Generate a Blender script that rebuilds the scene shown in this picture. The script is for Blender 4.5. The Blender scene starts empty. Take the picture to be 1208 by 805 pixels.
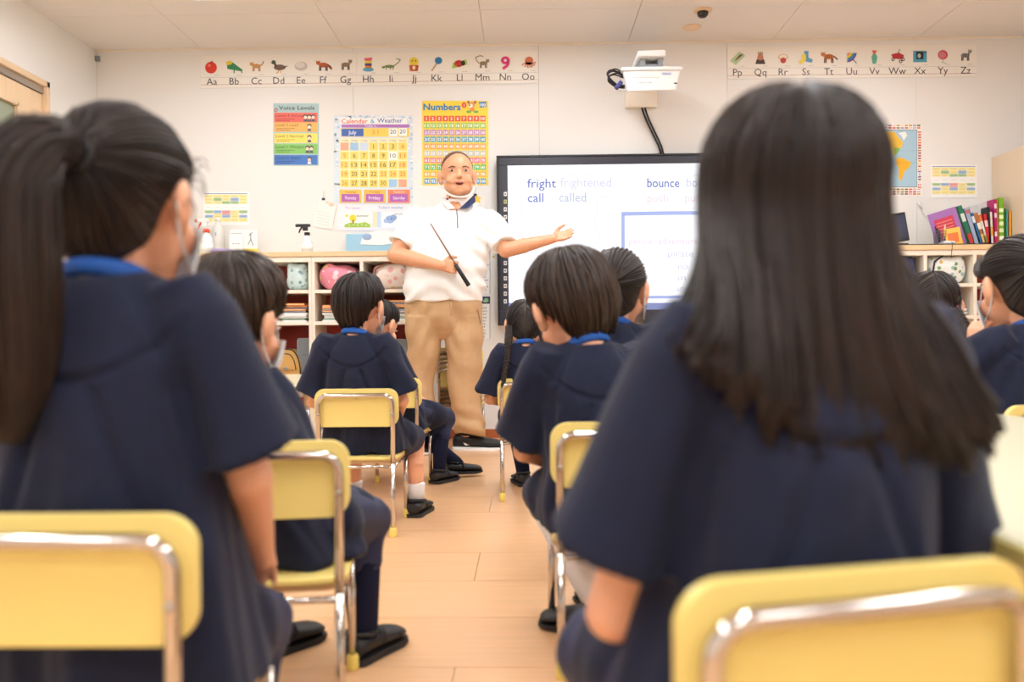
import bpy, bmesh, math, random
import numpy as np
from mathutils import Vector, Matrix, Euler

random.seed(7)
np.random.seed(7)
PI = math.pi
SC = bpy.context.scene
COL = SC.collection

# ------------------------------------------------------------------ camera
FPX, CX, CY = 1007.0, 604.0, 402.5
CAM = Vector((0.0, 0.0, 0.66))
CROT = (Matrix.Rotation(math.atan(18 / FPX), 3, 'Z')
        @ Matrix.Rotation(PI / 2 - math.atan(4.5 / FPX), 3, 'X')
        @ Matrix.Rotation(math.radians(-0.52), 3, 'Z'))
cam_data = bpy.data.cameras.new('camera')
cam_data.sensor_width = 36.0
cam_data.lens = FPX / 1208 * 36.0
cam_data.clip_start = 0.05
cam_data.dof.use_dof = True
cam_data.dof.focus_distance = 4.2
cam_data.dof.aperture_fstop = 2.8
cam = bpy.data.objects.new('camera', cam_data)
cam.matrix_world = Matrix.Translation(CAM) @ CROT.to_4x4()
COL.objects.link(cam)
SC.camera = cam

# ------------------------------------------------------------------ world, exposure
w = bpy.data.worlds.new('world')
SC.world = w
w.use_nodes = True
w.node_tree.nodes['Background'].inputs[0].default_value = (0.9, 0.95, 1.0, 1)
w.node_tree.nodes['Background'].inputs[1].default_value = 0.6
SC.view_settings.view_transform = 'Standard'
SC.view_settings.look = 'None'
SC.view_settings.gamma = 1.0
SC.view_settings.use_curve_mapping = False
SC.view_settings.exposure = 0.0
LAMP = 27.0          # strength of the ceiling lamp diffusers
LAMPCOL = (0.90, 0.955, 1.0, 1)

YW, XL, XR, YB, ZC = 5.60, -2.83, 3.62, -3.0, 2.58     # room shell


def P(px, py, Y):
    """world point on the plane y = Y seen at a photo pixel"""
    d = CROT @ Vector(((px - CX) / FPX, -(py - CY) / FPX, -1.0))
    return CAM + d * (Y / d.y)


def PX(px, py, X):
    d = CROT @ Vector(((px - CX) / FPX, -(py - CY) / FPX, -1.0))
    return CAM + d * (X / d.x)


def PZ(px, py, Z):
    d = CROT @ Vector(((px - CX) / FPX, -(py - CY) / FPX, -1.0))
    return CAM + d * ((Z - CAM.z) / d.z)


# ------------------------------------------------------------------ materials
def lin(c):
    return tuple(((v / 255) / 12.92 if v / 255 <= 0.04045 else ((v / 255 + 0.055) / 1.055) ** 2.4) for v in c)


MATS = {}


def mat(name, rgb, rough=0.5, metal=0.0, bump=None, var=None, sheen=0.0, coat=0.0, emit=None, trans=0.0, sss=0.0,
        spec=0.5, uvhair=False, alpha=1.0):
    """procedural material. bump=(scale, strength, stretch) var=(scale, amount)"""
    if name in MATS:
        return MATS[name]
    m = bpy.data.materials.new(name)
    MATS[name] = m
    m.use_nodes = True
    nt = m.node_tree
    b = nt.nodes['Principled BSDF']
    c = lin(rgb)
    b.inputs['Base Color'].default_value = (*c, 1)
    b.inputs['Roughness'].default_value = rough
    b.inputs['Metallic'].default_value = metal
    b.inputs['Specular IOR Level'].default_value = spec
    if sheen:
        b.inputs['Sheen Weight'].default_value = sheen
        b.inputs['Sheen Roughness'].default_value = 0.5
    if coat:
        b.inputs['Coat Weight'].default_value = coat
        b.inputs['Coat Roughness'].default_value = 0.12
    if trans:
        b.inputs['Transmission Weight'].default_value = trans
    if alpha < 1:
        b.inputs['Alpha'].default_value = alpha
    if sss:
        b.inputs['Subsurface Weight'].default_value = sss
        b.inputs['Subsurface Radius'].default_value = (0.012, 0.005, 0.003)
        b.inputs['Subsurface Scale'].default_value = 0.5
    if emit:
        b.inputs['Emission Color'].default_value = (*lin(emit[0]), 1)
        b.inputs['Emission Strength'].default_value = emit[1]
    tc = None
    if bump or var:
        tc = nt.nodes.new('ShaderNodeTexCoord')
    if bump:
        mp = nt.nodes.new('ShaderNodeMapping')
        st = bump[2] if len(bump) > 2 else (1, 1, 1)
        mp.inputs['Scale'].default_value = st
        nt.links.new(tc.outputs['Object'], mp.inputs[0])
        n = nt.nodes.new('ShaderNodeTexNoise')
        n.inputs['Scale'].default_value = bump[0]
        n.inputs['Detail'].default_value = 4
        nt.links.new(mp.outputs[0], n.inputs['Vector'])
        bp = nt.nodes.new('ShaderNodeBump')
        bp.inputs['Strength'].default_value = bump[1]
        bp.inputs['Distance'].default_value = 0.01
        nt.links.new(n.outputs[0], bp.inputs['Height'])
        nt.links.new(bp.outputs[0], b.inputs['Normal'])
    if var:
        n = nt.nodes.new('ShaderNodeTexNoise')
        n.inputs['Scale'].default_value = var[0]
        n.inputs['Detail'].default_value = 5
        if len(var) > 2:
            mp2 = nt.nodes.new('ShaderNodeMapping')
            mp2.inputs['Scale'].default_value = var[2]
            nt.links.new(tc.outputs['Object'], mp2.inputs[0])
            nt.links.new(mp2.outputs[0], n.inputs['Vector'])
        else:
            nt.links.new(tc.outputs['Object'], n.inputs['Vector'])
        r = nt.nodes.new('ShaderNodeValToRGB')
        a = var[1]
        r.color_ramp.elements[0].position = 0.3
        r.color_ramp.elements[1].position = 0.7
        r.color_ramp.elements[0].color = (*[max(0, v * (1 - a)) for v in c], 1)
        r.color_ramp.elements[1].color = (*[min(1, v * (1 + a)) for v in c], 1)
        nt.links.new(n.outputs[0], r.inputs[0])
        nt.links.new(r.outputs[0], b.inputs['Base Color'])
    return m


def hair_mat(name, rgb, rgb2, rough=0.42):
    """strands: noise stretched along the uv strand direction"""
    m = bpy.data.materials.new(name)
    m.use_nodes = True
    nt = m.node_tree
    b = nt.nodes['Principled BSDF']
    b.inputs['Roughness'].default_value = rough
    b.inputs['Specular IOR Level'].default_value = 0.45
    b.inputs['Anisotropic'].default_value = 0.5
    uv = nt.nodes.new('ShaderNodeUVMap')
    mp = nt.nodes.new('ShaderNodeMapping')
    mp.inputs['Scale'].default_value = (90, 2.2, 1)
    nt.links.new(uv.outputs[0], mp.inputs[0])
    n = nt.nodes.new('ShaderNodeTexNoise')
    n.inputs['Scale'].default_value = 1.0
    n.inputs['Detail'].default_value = 6
    n.inputs['Roughness'].default_value = 0.65
    nt.links.new(mp.outputs[0], n.inputs['Vector'])
    r = nt.nodes.new('ShaderNodeValToRGB')
    r.color_ramp.elements[0].position = 0.35
    r.color_ramp.elements[1].position = 0.72
    r.color_ramp.elements[0].color = (*lin(rgb), 1)
    r.color_ramp.elements[1].color = (*lin(rgb2), 1)
    nt.links.new(n.outputs[0], r.inputs[0])
    nt.links.new(r.outputs[0], b.inputs['Base Color'])
    bp = nt.nodes.new('ShaderNodeBump')
    bp.inputs['Strength'].default_value = 0.55
    bp.inputs['Distance'].default_value = 0.006
    nt.links.new(n.outputs[0], bp.inputs['Height'])
    nt.links.new(bp.outputs[0], b.inputs['Normal'])
    return m


def spot_mat(name, base, spots, scale=30):
    """printed cloth: round motifs of several colours on a plain ground"""
    m = bpy.data.materials.new(name)
    m.use_nodes = True
    nt = m.node_tree
    b = nt.nodes['Principled BSDF']
    b.inputs['Roughness'].default_value = 0.75
    tc = nt.nodes.new('ShaderNodeTexCoord')
    v = nt.nodes.new('ShaderNodeTexVoronoi')
    v.inputs['Scale'].default_value = scale
    nt.links.new(tc.outputs['Object'], v.inputs['Vector'])
    lt = nt.nodes.new('ShaderNodeMath')
    lt.operation = 'LESS_THAN'
    lt.inputs[1].default_value = 0.36
    nt.links.new(v.outputs['Distance'], lt.inputs[0])
    sep = nt.nodes.new('ShaderNodeSeparateColor')
    nt.links.new(v.outputs['Color'], sep.inputs[0])
    r = nt.nodes.new('ShaderNodeValToRGB')
    r.color_ramp.interpolation = 'CONSTANT'
    e = r.color_ramp.elements
    e[0].position = 0
    e[0].color = (*lin(spots[0]), 1)
    e[1].position = 1.0 / len(spots)
    e[1].color = (*lin(spots[1 % len(spots)]), 1)
    for i in range(2, len(spots)):
        x = e.new(i / len(spots))
        x.color = (*lin(spots[i]), 1)
    nt.links.new(sep.outputs[0], r.inputs[0])
    mx = nt.nodes.new('ShaderNodeMix')
    mx.data_type = 'RGBA'
    mx.inputs[6].default_value = (*lin(base), 1)
    nt.links.new(lt.outputs[0], mx.inputs[0])
    nt.links.new(r.outputs[0], mx.inputs[7])
    nt.links.new(mx.outputs[2], b.inputs['Base Color'])
    n = nt.nodes.new('ShaderNodeTexNoise')
    n.inputs['Scale'].default_value = 14
    nt.links.new(tc.outputs['Object'], n.inputs['Vector'])
    bp = nt.nodes.new('ShaderNodeBump')
    bp.inputs['Strength'].default_value = 0.6
    bp.inputs['Distance'].default_value = 0.03
    nt.links.new(n.outputs[0], bp.inputs['Height'])
    nt.links.new(bp.outputs[0], b.inputs['Normal'])
    return m


def flat(rgb):
    return mat('print_%02x%02x%02x' % tuple(int(v) for v in rgb), rgb, 0.45)


def glow(rgb, s=1.0):
    n = 'glow_%02x%02x%02x' % tuple(int(v) for v in rgb)
    return mat(n, (8, 8, 8), 0.25, emit=(rgb, s))


M = dict(
    wall=mat('wall_paint', (238, 236, 233), 0.75, bump=(260, 0.05)),
    ceil=mat('ceiling_board', (234, 230, 226), 0.9, bump=(120, 0.22, (1, 1.6, 1))),
    gap=mat('joint_bed', (150, 132, 112), 0.9),  # tan backing slab seen in the floor, ceiling and wall joints
    board=mat('floor_board', (226, 178, 132), 0.32, bump=(60, 0.02, (1, 12, 1)), var=(9, 0.07, (0.35, 9, 1)), coat=0.25),
    base=mat('baseboard_vinyl', (178, 96, 50), 0.5),
    beech=mat('beech_veneer', (232, 200, 155), 0.45, var=(14, 0.08, (0.5, 6, 6))),
    cabin=mat('cabinet_cream', (244, 234, 218), 0.5, var=(6, 0.03)),
    red=mat('cabinet_red_back', (176, 52, 34), 0.55),
    brown=mat('cabinet_brown_back', (120, 76, 52), 0.6),
    beige=mat('beige_laminate', (226, 205, 180), 0.55),
    door=mat('door_veneer', (236, 206, 170), 0.5, var=(10, 0.05, (6, 6, 0.5))),
    doorframe=mat('door_frame_wood', (232, 204, 170), 0.5),
    alu=mat('aluminium', (185, 178, 170), 0.35, 0.8),
    glass=mat('frosted_glass', (150, 160, 140), 0.35, spec=0.6),
    chrome=mat('chrome_tube', (205, 200, 195), 0.14, 1.0),
    yellow=mat('yellow_plastic', (240, 217, 130), 0.32, bump=(420, 0.03), var=(3, 0.04)),
    tabley=mat('yellow_table_laminate', (252, 246, 212), 0.25, coat=0.4),
    ply=mat('seat_plywood', (205, 160, 110), 0.55, var=(20, 0.08, (1, 1, 12))),
    cap=mat('yellow_rubber_cap', (238, 214, 110), 0.6),
    navy=mat('navy_wool', (25, 31, 54), 0.85, bump=(750, 0.14), var=(60, 0.10), sheen=0.08, spec=0.25),
    navyp=mat('navy_gym_cloth', (23, 33, 70), 0.7, bump=(500, 0.08), sheen=0.05),
    navys=mat('navy_sock', (24, 28, 52), 0.9, bump=(900, 0.2), spec=0.2),
    blue=mat('blue_inner_shirt', (20, 84, 168), 0.7),
    white=mat('white_cotton', (240, 240, 240), 0.8, bump=(600, 0.06)),
    sock=mat('white_sock', (236, 236, 238), 0.9, bump=(500, 0.2, (1, 1, 6))),
    maskm=mat('face_mask_cloth', (236, 240, 246), 0.85),
    skin=mat('skin_child', (236, 176, 142), 0.5, sss=0.12, var=(18, 0.04)),
    skin2=mat('skin_teacher', (226, 164, 126), 0.46, sss=0.1, var=(16, 0.05)),
    lip=mat('lip', (196, 108, 96), 0.4),
    eyew=mat('eye_white', (214, 200, 188), 0.25),
    dark=mat('dark_iris', (30, 20, 16), 0.2),
    brow=mat('eyebrow_hair', (52, 36, 28), 0.7),
    polo=mat('white_polo_pique', (246, 246, 245), 0.8, bump=(700, 0.12)),
    khaki=mat('khaki_cotton', (198, 160, 118), 0.8, bump=(600, 0.1), var=(20, 0.05)),
    shoe=mat('black_shoe', (24, 24, 27), 0.5, bump=(300, 0.1)),
    sole=mat('black_sole', (30, 30, 32), 0.6),
    wsole=mat('white_sole', (240, 240, 240), 0.5),
    blackp=mat('black_plastic', (24, 24, 28), 0.35),
    bezel=mat('display_bezel', (44, 46, 58), 0.35),
    greyp=mat('grey_plastic', (150, 155, 160), 0.5),
    whitep=mat('white_plastic', (238, 238, 238), 0.4),
    steelg=mat('grey_box_card', (128, 134, 138), 0.6),
    tan=mat('tan_leather', (214, 168, 96), 0.5, bump=(120, 0.08)),
    paper=mat('paper', (246, 246, 244), 0.6),
)
HAIR_BLACK = hair_mat('hair_black_brown', (20, 14, 13), (58, 44, 38))
HAIR_BROWN = hair_mat('hair_dark_brown', (20, 13, 11), (62, 45, 37))
HAIR_BOY = hair_mat('hair_brown_boy', (26, 17, 12), (82, 60, 46))


# ------------------------------------------------------------------ mesh building
class MB:
    def __init__(s):
        s.v, s.f, s.mi, s.uv, s.mats, s.cur = [], [], [], [], [], 0

    def use(s, m):
        if m not in s.mats:
            s.mats.append(m)
        s.cur = s.mats.index(m)
        return s

    def face(s, idx, uv=None):
        s.f.append(tuple(idx))
        s.mi.append(s.cur)
        s.uv.append(uv)

    def add(s, vs):
        i = len(s.v)
        s.v.extend([tuple(p) for p in vs])
        return i

    def grid(s, pts, nu, nv, closed=False, uvs=None):
        """pts[u*nv+v]"""
        i0 = s.add(pts)
        for u in range(nu if closed else nu - 1):
            un = (u + 1) % nu
            for v in range(nv - 1):
                q = (i0 + u * nv + v, i0 + un * nv + v, i0 + un * nv + v + 1, i0 + u * nv + v + 1)
                t = None
                if uvs:
                    du = uvs[0]
                    dv = uvs[1]
                    t = ((u / nu * du, v / (nv - 1) * dv), ((u + 1) / nu * du, v / (nv - 1) * dv),
                         ((u + 1) / nu * du, (v + 1) / (nv - 1) * dv), (u / nu * du, (v + 1) / (nv - 1) * dv))
                s.face(q, t)

    def loft(s, rings, cap=True, uvs=None):
        """rings: list of point lists of one length"""
        n = len(rings[0])
        i0 = len(s.v)
        for r in rings:
            s.add(r)
        m = len(rings)
        for k in range(m - 1):
            for j in range(n):
                jn = (j + 1) % n
                t = None
                if uvs:
                    t = ((j / n * uvs[0], k / (m - 1) * uvs[1]), ((j + 1) / n * uvs[0], k / (m - 1) * uvs[1]),
                         ((j + 1) / n * uvs[0], (k + 1) / (m - 1) * uvs[1]), (j / n * uvs[0], (k + 1) / (m - 1) * uvs[1]))
                s.face((i0 + k * n + j, i0 + k * n + jn, i0 + (k + 1) * n + jn, i0 + (k + 1) * n + j), t)
        if cap:
            s.face([i0 + j for j in range(n)][::-1])
            s.face([i0 + (m - 1) * n + j for j in range(n)])

    def box(s, c, d, rot=None):
        c = Vector(c)
        pts = []
        for x in (-1, 1):
            for y in (-1, 1):
                for z in (-1, 1):
                    p = Vector((x * d[0] / 2, y * d[1] / 2, z * d[2] / 2))
                    if rot is not None:
                        p = rot @ p
                    pts.append(c + p)
        i = s.add(pts)
        for q in ((0, 1, 3, 2), (4, 6, 7, 5), (0, 4, 5, 1), (2, 3, 7, 6), (0, 2, 6, 4), (1, 5, 7, 3)):
            s.face([i + k for k in q])
        return s

    def bx(s, x0, x1, y0, y1, z0, z1):
        return s.box(((x0 + x1) / 2, (y0 + y1) / 2, (z0 + z1) / 2), (abs(x1 - x0), abs(y1 - y0), abs(z1 - z0)))

    def tube(s, pts, r, n=8, cap=True, uvs=None, flat_=1.0, up=None):
        pts = [Vector(p) for p in pts]
        m = len(pts)
        rr = r if isinstance(r, (list, tuple)) else [r] * m
        rings = []
        prev = None
        for k in range(m):
            t = (pts[min(k + 1, m - 1)] - pts[max(k - 1, 0)])
            if t.length < 1e-9:
                t = Vector((0, 0, 1))
            t.normalize()
            if prev is None:
                a = up if up is not None else (Vector((0, 0, 1)) if abs(t.z) < 0.9 else Vector((1, 0, 0)))
                a = Vector(a)
                u = (a - t * a.dot(t)).normalized()
            else:
                u = (prev - t * prev.dot(t))
                u = u.normalized() if u.length > 1e-6 else prev
            prev = u
            wv = t.cross(u)
            rings.append([pts[k] + (u * math.cos(2 * PI * j / n) * flat_ + wv * math.sin(2 * PI * j / n)) * rr[k] for j in range(n)])
        s.loft(rings, cap, uvs)
        return s

    def capsule(s, p0, p1, r0, r1, n=14):
        p0, p1 = Vector(p0), Vector(p1)
        d = (p1 - p0)
        t = d.normalized() if d.length > 1e-6 else Vector((0, 0, 1))
        pts, rr = [], []
        for a in (-80, -50, -20):
            pts.append(p0 + t * r0 * math.sin(math.radians(a)))
            rr.append(r0 * math.cos(math.radians(a)))
        for a in (20, 50, 80):
            pts.append(p1 + t * r1 * math.sin(math.radians(a)))
            rr.append(r1 * math.cos(math.radians(a)))
        return s.tube(pts, rr, n)

    def chain(s, pts, rs, n=14):
        for k in range(len(pts) - 1):
            s.capsule(pts[k], pts[k + 1], rs[k], rs[k + 1], n)
        return s

    def ellip(s, c, r, rot=None, nu=20, nv=12):
        c = Vector(c)
        if not isinstance(r, (list, tuple)):
            r = (r, r, r)
        rings = []
        for k in range(1, nv):
            th = PI * k / nv
            ring = []
            for j in range(nu):
                ph = 2 * PI * j / nu
                p = Vector((r[0] * math.sin(th) * math.cos(ph), r[1] * math.sin(th) * math.sin(ph), -r[2] * math.cos(th)))
                if rot is not None:
                    p = rot @ p
                ring.append(c + p)
            rings.append(ring)
        s.loft(rings)
        return s

    def lathe(s, c, prof, n=20, axis=None):
        """prof: (radius, height) list along axis"""
        c = Vector(c)
        R = Vector((0, 0, 1)).rotation_difference(Vector(axis)).to_matrix() if axis is not None else Matrix.Identity(3)
        s.loft([[c + R @ Vector((r * math.cos(2 * PI * j / n), r * math.sin(2 * PI * j / n), h)) for j in range(n)] for r, h in prof])
        return s

    def prism(s, pts2, fn, d0, d1):
        """polygon pts2 (x,z) extruded from y=d0 to d1; fn maps (x, y, z)"""
        n = len(pts2)
        i = s.add([fn(x, d0, z) for x, z in pts2] + [fn(x, d1, z) for x, z in pts2])
        s.face([i + k for k in range(n)])
        s.face([i + n + k for k in range(n)][::-1])
        for k in range(n):
            kn = (k + 1) % n
            s.face((i + k, i + n + k, i + n + kn, i + kn))
        return s

    def mesh(s, name):
        me = bpy.data.meshes.new(name)
        me.from_pydata(s.v, [], s.f)
        if any(u for u in s.uv):
            ul = me.uv_layers.new(name='UVMap')
            co = []
            for f, u in zip(s.f, s.uv):
                if u is None:
                    u = [(0, 0)] * len(f)
                for t in u:
                    co.extend(t)
            ul.data.foreach_set('uv', co)
        for m in s.mats:
            me.materials.append(m)
        if len(s.mats) > 1:
            me.polygons.foreach_set('material_index', s.mi)
        return me


def put(name, me, m=None, parent=None, smooth=False, bevel=0.0, loc=None, rz=0.0):
    if isinstance(me, MB):
        me = me.mesh(name)
        bm = bmesh.new()
        bm.from_mesh(me)
        bmesh.ops.recalc_face_normals(bm, faces=bm.faces)
        bm.to_mesh(me)
        bm.free()
    if m is not None and not me.materials:
        me.materials.append(m)
    o = bpy.data.objects.new(name, me)
    COL.objects.link(o)
    if parent is not None:
        o.parent = parent
    if smooth:
        me.shade_smooth()
    if bevel:
        b = o.modifiers.new('bevel', 'BEVEL')
        b.width = bevel
        b.segments = 2
        b.limit_method = 'ANGLE'
    if loc is not None:
        o.location = loc
    o.rotation_euler[2] = rz
    return o


def tag(o, label=None, cat=None, group=None, kind=None):
    if label:
        o['label'] = label
    if cat:
        o['category'] = cat
    if group:
        o['group'] = group
    if kind:
        o['kind'] = kind
    return o


def thing(name, label, cat, loc=(0, 0, 0), rz=0.0, group=None):
    o = bpy.data.objects.new(name, None)
    o.empty_display_size = 0.05
    COL.objects.link(o)
    o.location = loc
    o.rotation_euler[2] = rz
    return tag(o, label, cat, group)


def copy_tree(o, parent=None):
    c = o.copy()
    COL.objects.link(c)
    c.parent = parent
    for ch in [x for x in o.children]:
        copy_tree(ch, c)
    return c


def remesh(mb, voxel, it=4, fac=0.5, name='m'):
    """one continuous surface from overlapping closed shapes"""
    me = mb.mesh('tmp')
    o = bpy.data.objects.new('tmp', me)
    COL.objects.link(o)
    r = o.modifiers.new('r', 'REMESH')
    r.mode = 'VOXEL'
    r.voxel_size = voxel
    r.use_smooth_shade = True
    if it:
        s = o.modifiers.new('s', 'SMOOTH')
        s.factor = fac
        s.iterations = it
    dg = bpy.context.evaluated_depsgraph_get()
    out = bpy.data.meshes.new_from_object(o.evaluated_get(dg))
    out.name = name
    out.materials.clear()
    bpy.data.objects.remove(o)
    bpy.data.meshes.remove(me)
    return out


def displace(me, fn):
    n = len(me.vertices)
    co = np.empty(n * 3, dtype=np.float32)
    me.vertices.foreach_get('co', co)
    no = np.empty(n * 3, dtype=np.float32)
    me.vertex_normals.foreach_get('vector', no)
    co = co.reshape(-1, 3)
    no = no.reshape(-1, 3)
    d = fn(co.astype(np.float64), no.astype(np.float64))
    co2 = (co + no * d[:, None]) if d.ndim == 1 else co + d
    me.vertices.foreach_set('co', co2.astype(np.float32).ravel())
    me.update()


TXT = {}


def text_geo(s, bold=0.0):
    """flat letter shapes: (verts, faces, width) at unit size"""
    k = (s, bold)
    if k in TXT:
        return TXT[k]
    cu = bpy.data.curves.new('t', 'FONT')
    cu.body = s
    cu.resolution_u = 2
    cu.offset = bold
    o = bpy.data.objects.new('t', cu)
    me = bpy.data.meshes.new_from_object(o)
    vs = [(v.co.x, v.co.y) for v in me.vertices]
    fs = [tuple(p.vertices) for p in me.polygons]
    bpy.data.objects.remove(o)
    bpy.data.curves.remove(cu)
    bpy.data.meshes.remove(me)
    xs = [v[0] for v in vs] or [0]
    TXT[k] = (vs, fs, min(xs), max(xs))
    return TXT[k]


class Sheet:
    """flat print laid out on a vertical plane that faces the room (towards -Y)"""

    def __init__(s, Y, thick=0.0015):
        s.Y = Y
        s.mb = MB()
        s.th = thick

    def w(s, px, py, k=0):
        p = P(px, py, s.Y)
        return Vector((p.x, s.Y - k * 0.0007, p.z))

    def base(s, x0, y0, x1, y1, m, t=None):
        t = t or s.th
        s.mb.use(m)
        q = [s.w(x0, y0), s.w(x1, y0), s.w(x1, y1), s.w(x0, y1)]
        i = s.mb.add(q + [p + Vector((0, t, 0)) for p in q])
        for f in ((0, 1, 2, 3), (7, 6, 5, 4), (0, 4, 5, 1), (1, 5, 6, 2), (2, 6, 7, 3), (3, 7, 4, 0)):
            s.mb.face([i + k for k in f])
        return s

    def poly(s, pts, m, k=1):
        s.mb.use(m)
        i = s.mb.add([s.w(x, y, k) for x, y in pts])
        s.mb.face([i + j for j in range(len(pts))])
        return s

    def rect(s, x0, y0, x1, y1, m, k=1):
        return s.poly([(x0, y0), (x1, y0), (x1, y1), (x0, y1)], m, k)

    def disc(s, x, y, rx, ry, m, k=1, n=16, a0=0, a1=360):
        full = a1 - a0 >= 360
        pts = [(x + rx * math.cos(math.radians(a0 + (a1 - a0) * j / (n if full else n - 1))),
                y + ry * math.sin(math.radians(a0 + (a1 - a0) * j / (n if full else n - 1)))) for j in range(n)]
        return s.poly(pts, m, k)

    def line(s, pts, wd, m, k=1):
        for (a, b), (c, d) in zip(pts[:-1], pts[1:]):
            l = math.hypot(c - a, d - b) or 1
            nx, ny = -(d - b) / l * wd / 2, (c - a) / l * wd / 2
            s.poly([(a + nx, b + ny), (c + nx, d + ny), (c - nx, d - ny), (a - nx, b - ny)], m, k)
        return s

    def text(s, t, x, y, h, m, k=2, width=None, align='L', bold=0.0):
        """x,y = pixel of the baseline start, h = cap height in pixels, width = fitted width in pixels"""
        vs, fs, x0, x1 = text_geo(t, bold)
        sc = h / 0.69
        sx = sc if width is None else width / max(1e-6, (x1 - x0))
        if align == 'C':
            x -= (x1 - x0) * sx / 2
        s.mb.use(m)
        i = s.mb.add([s.w(x + (a - x0) * sx, y - b * sc, k) for a, b in vs])
        for f in fs:
            s.mb.face([i + j for j in f])
        return s

    def done(s, name, parent=None):
        me = s.mb.mesh(name)
        o = bpy.data.objects.new(name, me)
        COL.objects.link(o)
        if parent is not None:
            o.parent = parent
        return o


def wparent(o, parent):
    """parent a mesh that is built in world coordinates"""
    o.parent = parent
    o.matrix_parent_inverse = (Matrix.Translation(parent.location) @ Matrix.Rotation(parent.rotation_euler[2], 4, 'Z')).inverted()
    return o


def wput(name, mb, m, parent, **k):
    return wparent(put(name, mb, m, None, **k), parent)


# ================================================================== the setting
# floor: boards along x on a dark bed
fl = tag(put('floor', MB().bx(XL, XR, YB, YW, -0.06, -0.012), M['gap']), 'peach beech floor of long boards with fine dark joints', kind='structure')
bw, bl = 0.303, 1.818
plank = None
rows = int((YW - YB) / bw) + 1
for r in range(rows):
    y1 = 4.43 + (math.ceil((YW - 4.43) / bw) - r) * bw
    y0 = max(y1 - bw, YB)
    y1 = min(y1, YW)
    if y1 - y0 < 0.01:
        continue
    x = XL - ((r * 0.606 + 0.35) % bl)
    while x < XR:
        a, b = max(x, XL) + 0.0008, min(x + bl, XR) - 0.0008
        x += bl
        if b - a < 0.02:
            continue
        full = abs((b - a) - (bl - 0.0016)) < 1e-4 and abs((y1 - y0) - bw) < 1e-4
        if full and plank is not None:
            o = bpy.data.objects.new('floor_board', plank)
            COL.objects.link(o)
        else:
            mb = MB().box((0, 0, -0.006), (b - a, (y1 - y0) - 0.0022, 0.012))
            o = put('floor_board', mb, M['board'])
            if full:
                plank = o.data
        o.location = ((a + b) / 2, (y0 + y1) / 2, 0)
        o.parent = fl

# ceiling: boards with fine joints
ce = tag(put('ceiling', MB().bx(XL - 0.1, XR + 0.1, YB - 0.1, YW + 0.1, ZC + 0.013, ZC + 0.06), M['gap']), 'pale ceiling of textured boards', kind='structure')
tw, tl = 0.935, 1.87
LAMPS = [(lx, ly) for lx in (-1.74, 0.13, 2.0) for ly in (4.165, 2.25, 0.33, -1.6)]
xj = P(572, 52, YW).x
yj = PZ(560, 12, ZC).y
cols = [xj + (k - 4) * tw for k in range(9)]
rowsy = [yj + (k - 5) * tl for k in range(7)]
LW, LL = 0.24, 1.26
for i in range(len(cols) - 1):
    for j in range(len(rowsy) - 1):
        a, b = max(cols[i], XL), min(cols[i + 1], XR)
        c, d = max(rowsy[j], YB), min(rowsy[j + 1], YW)
        if b - a < 0.02 or d - c < 0.02:
            continue
        g = 0.0014
        holes = [(lx, ly) for lx, ly in LAMPS if lx + LW / 2 > a and lx - LW / 2 < b and ly + LL / 2 > c and ly - LL / 2 < d]
        mb = MB().use(M['ceil'])
        # cut the lamp openings out of the board as a set of rectangles
        rects = [(a + g, b - g, c + g, d - g)]
        for lx, ly in holes:
            h = (lx - LW / 2, lx + LW / 2, ly - LL / 2, ly + LL / 2)
            new = []
            for q in rects:
                if h[0] >= q[1] or h[1] <= q[0] or h[2] >= q[3] or h[3] <= q[2]:
                    new.append(q)
                    continue
                if h[0] > q[0]:
                    new.append((q[0], h[0], q[2], q[3]))
                if h[1] < q[1]:
                    new.append((h[1], q[1], q[2], q[3]))
                m0, m1 = max(q[0], h[0]), min(q[1], h[1])
                if h[2] > q[2]:
                    new.append((m0, m1, q[2], h[2]))
                if h[3] < q[3]:
                    new.append((m0, m1, h[3], q[3]))
            rects = new
        for q in rects:
            mb.bx(q[0], q[1], q[2], q[3], ZC, ZC + 0.012)
        put('ceiling_board', mb, None, ce)

M['lamp'] = bpy.data.materials.new('lamp_diffuser')
M['lamp'].use_nodes = True
_b = M['lamp'].node_tree.nodes['Principled BSDF']
_b.inputs['Base Color'].default_value = (0.9, 0.9, 0.9, 1)
_b.inputs['Emission Color'].default_value = LAMPCOL
_b.inputs['Emission Strength'].default_value = LAMP
for lx, ly in LAMPS:
    t = thing('ceiling_lamp', 'long white lamp set flush into the pale ceiling boards', 'ceiling lamp', (lx, ly, ZC), 0, 'flush ceiling lamps')
    mb = MB().use(M['whitep'])
    x, y, e = LW / 2, LL / 2, 0.012
    for q in ((-x, -x + e, -y, y), (x - e, x, -y, y), (-x, x, -y, -y + e), (-x, x, y - e, y)):
        mb.bx(*q, -0.004, 0.011)
    put('lamp_frame', mb, None, t)
    put('diffuser', MB().bx(-x + e, x - e, -y + e, y - e, 0.002, 0.008), M['lamp'], t)

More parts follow.
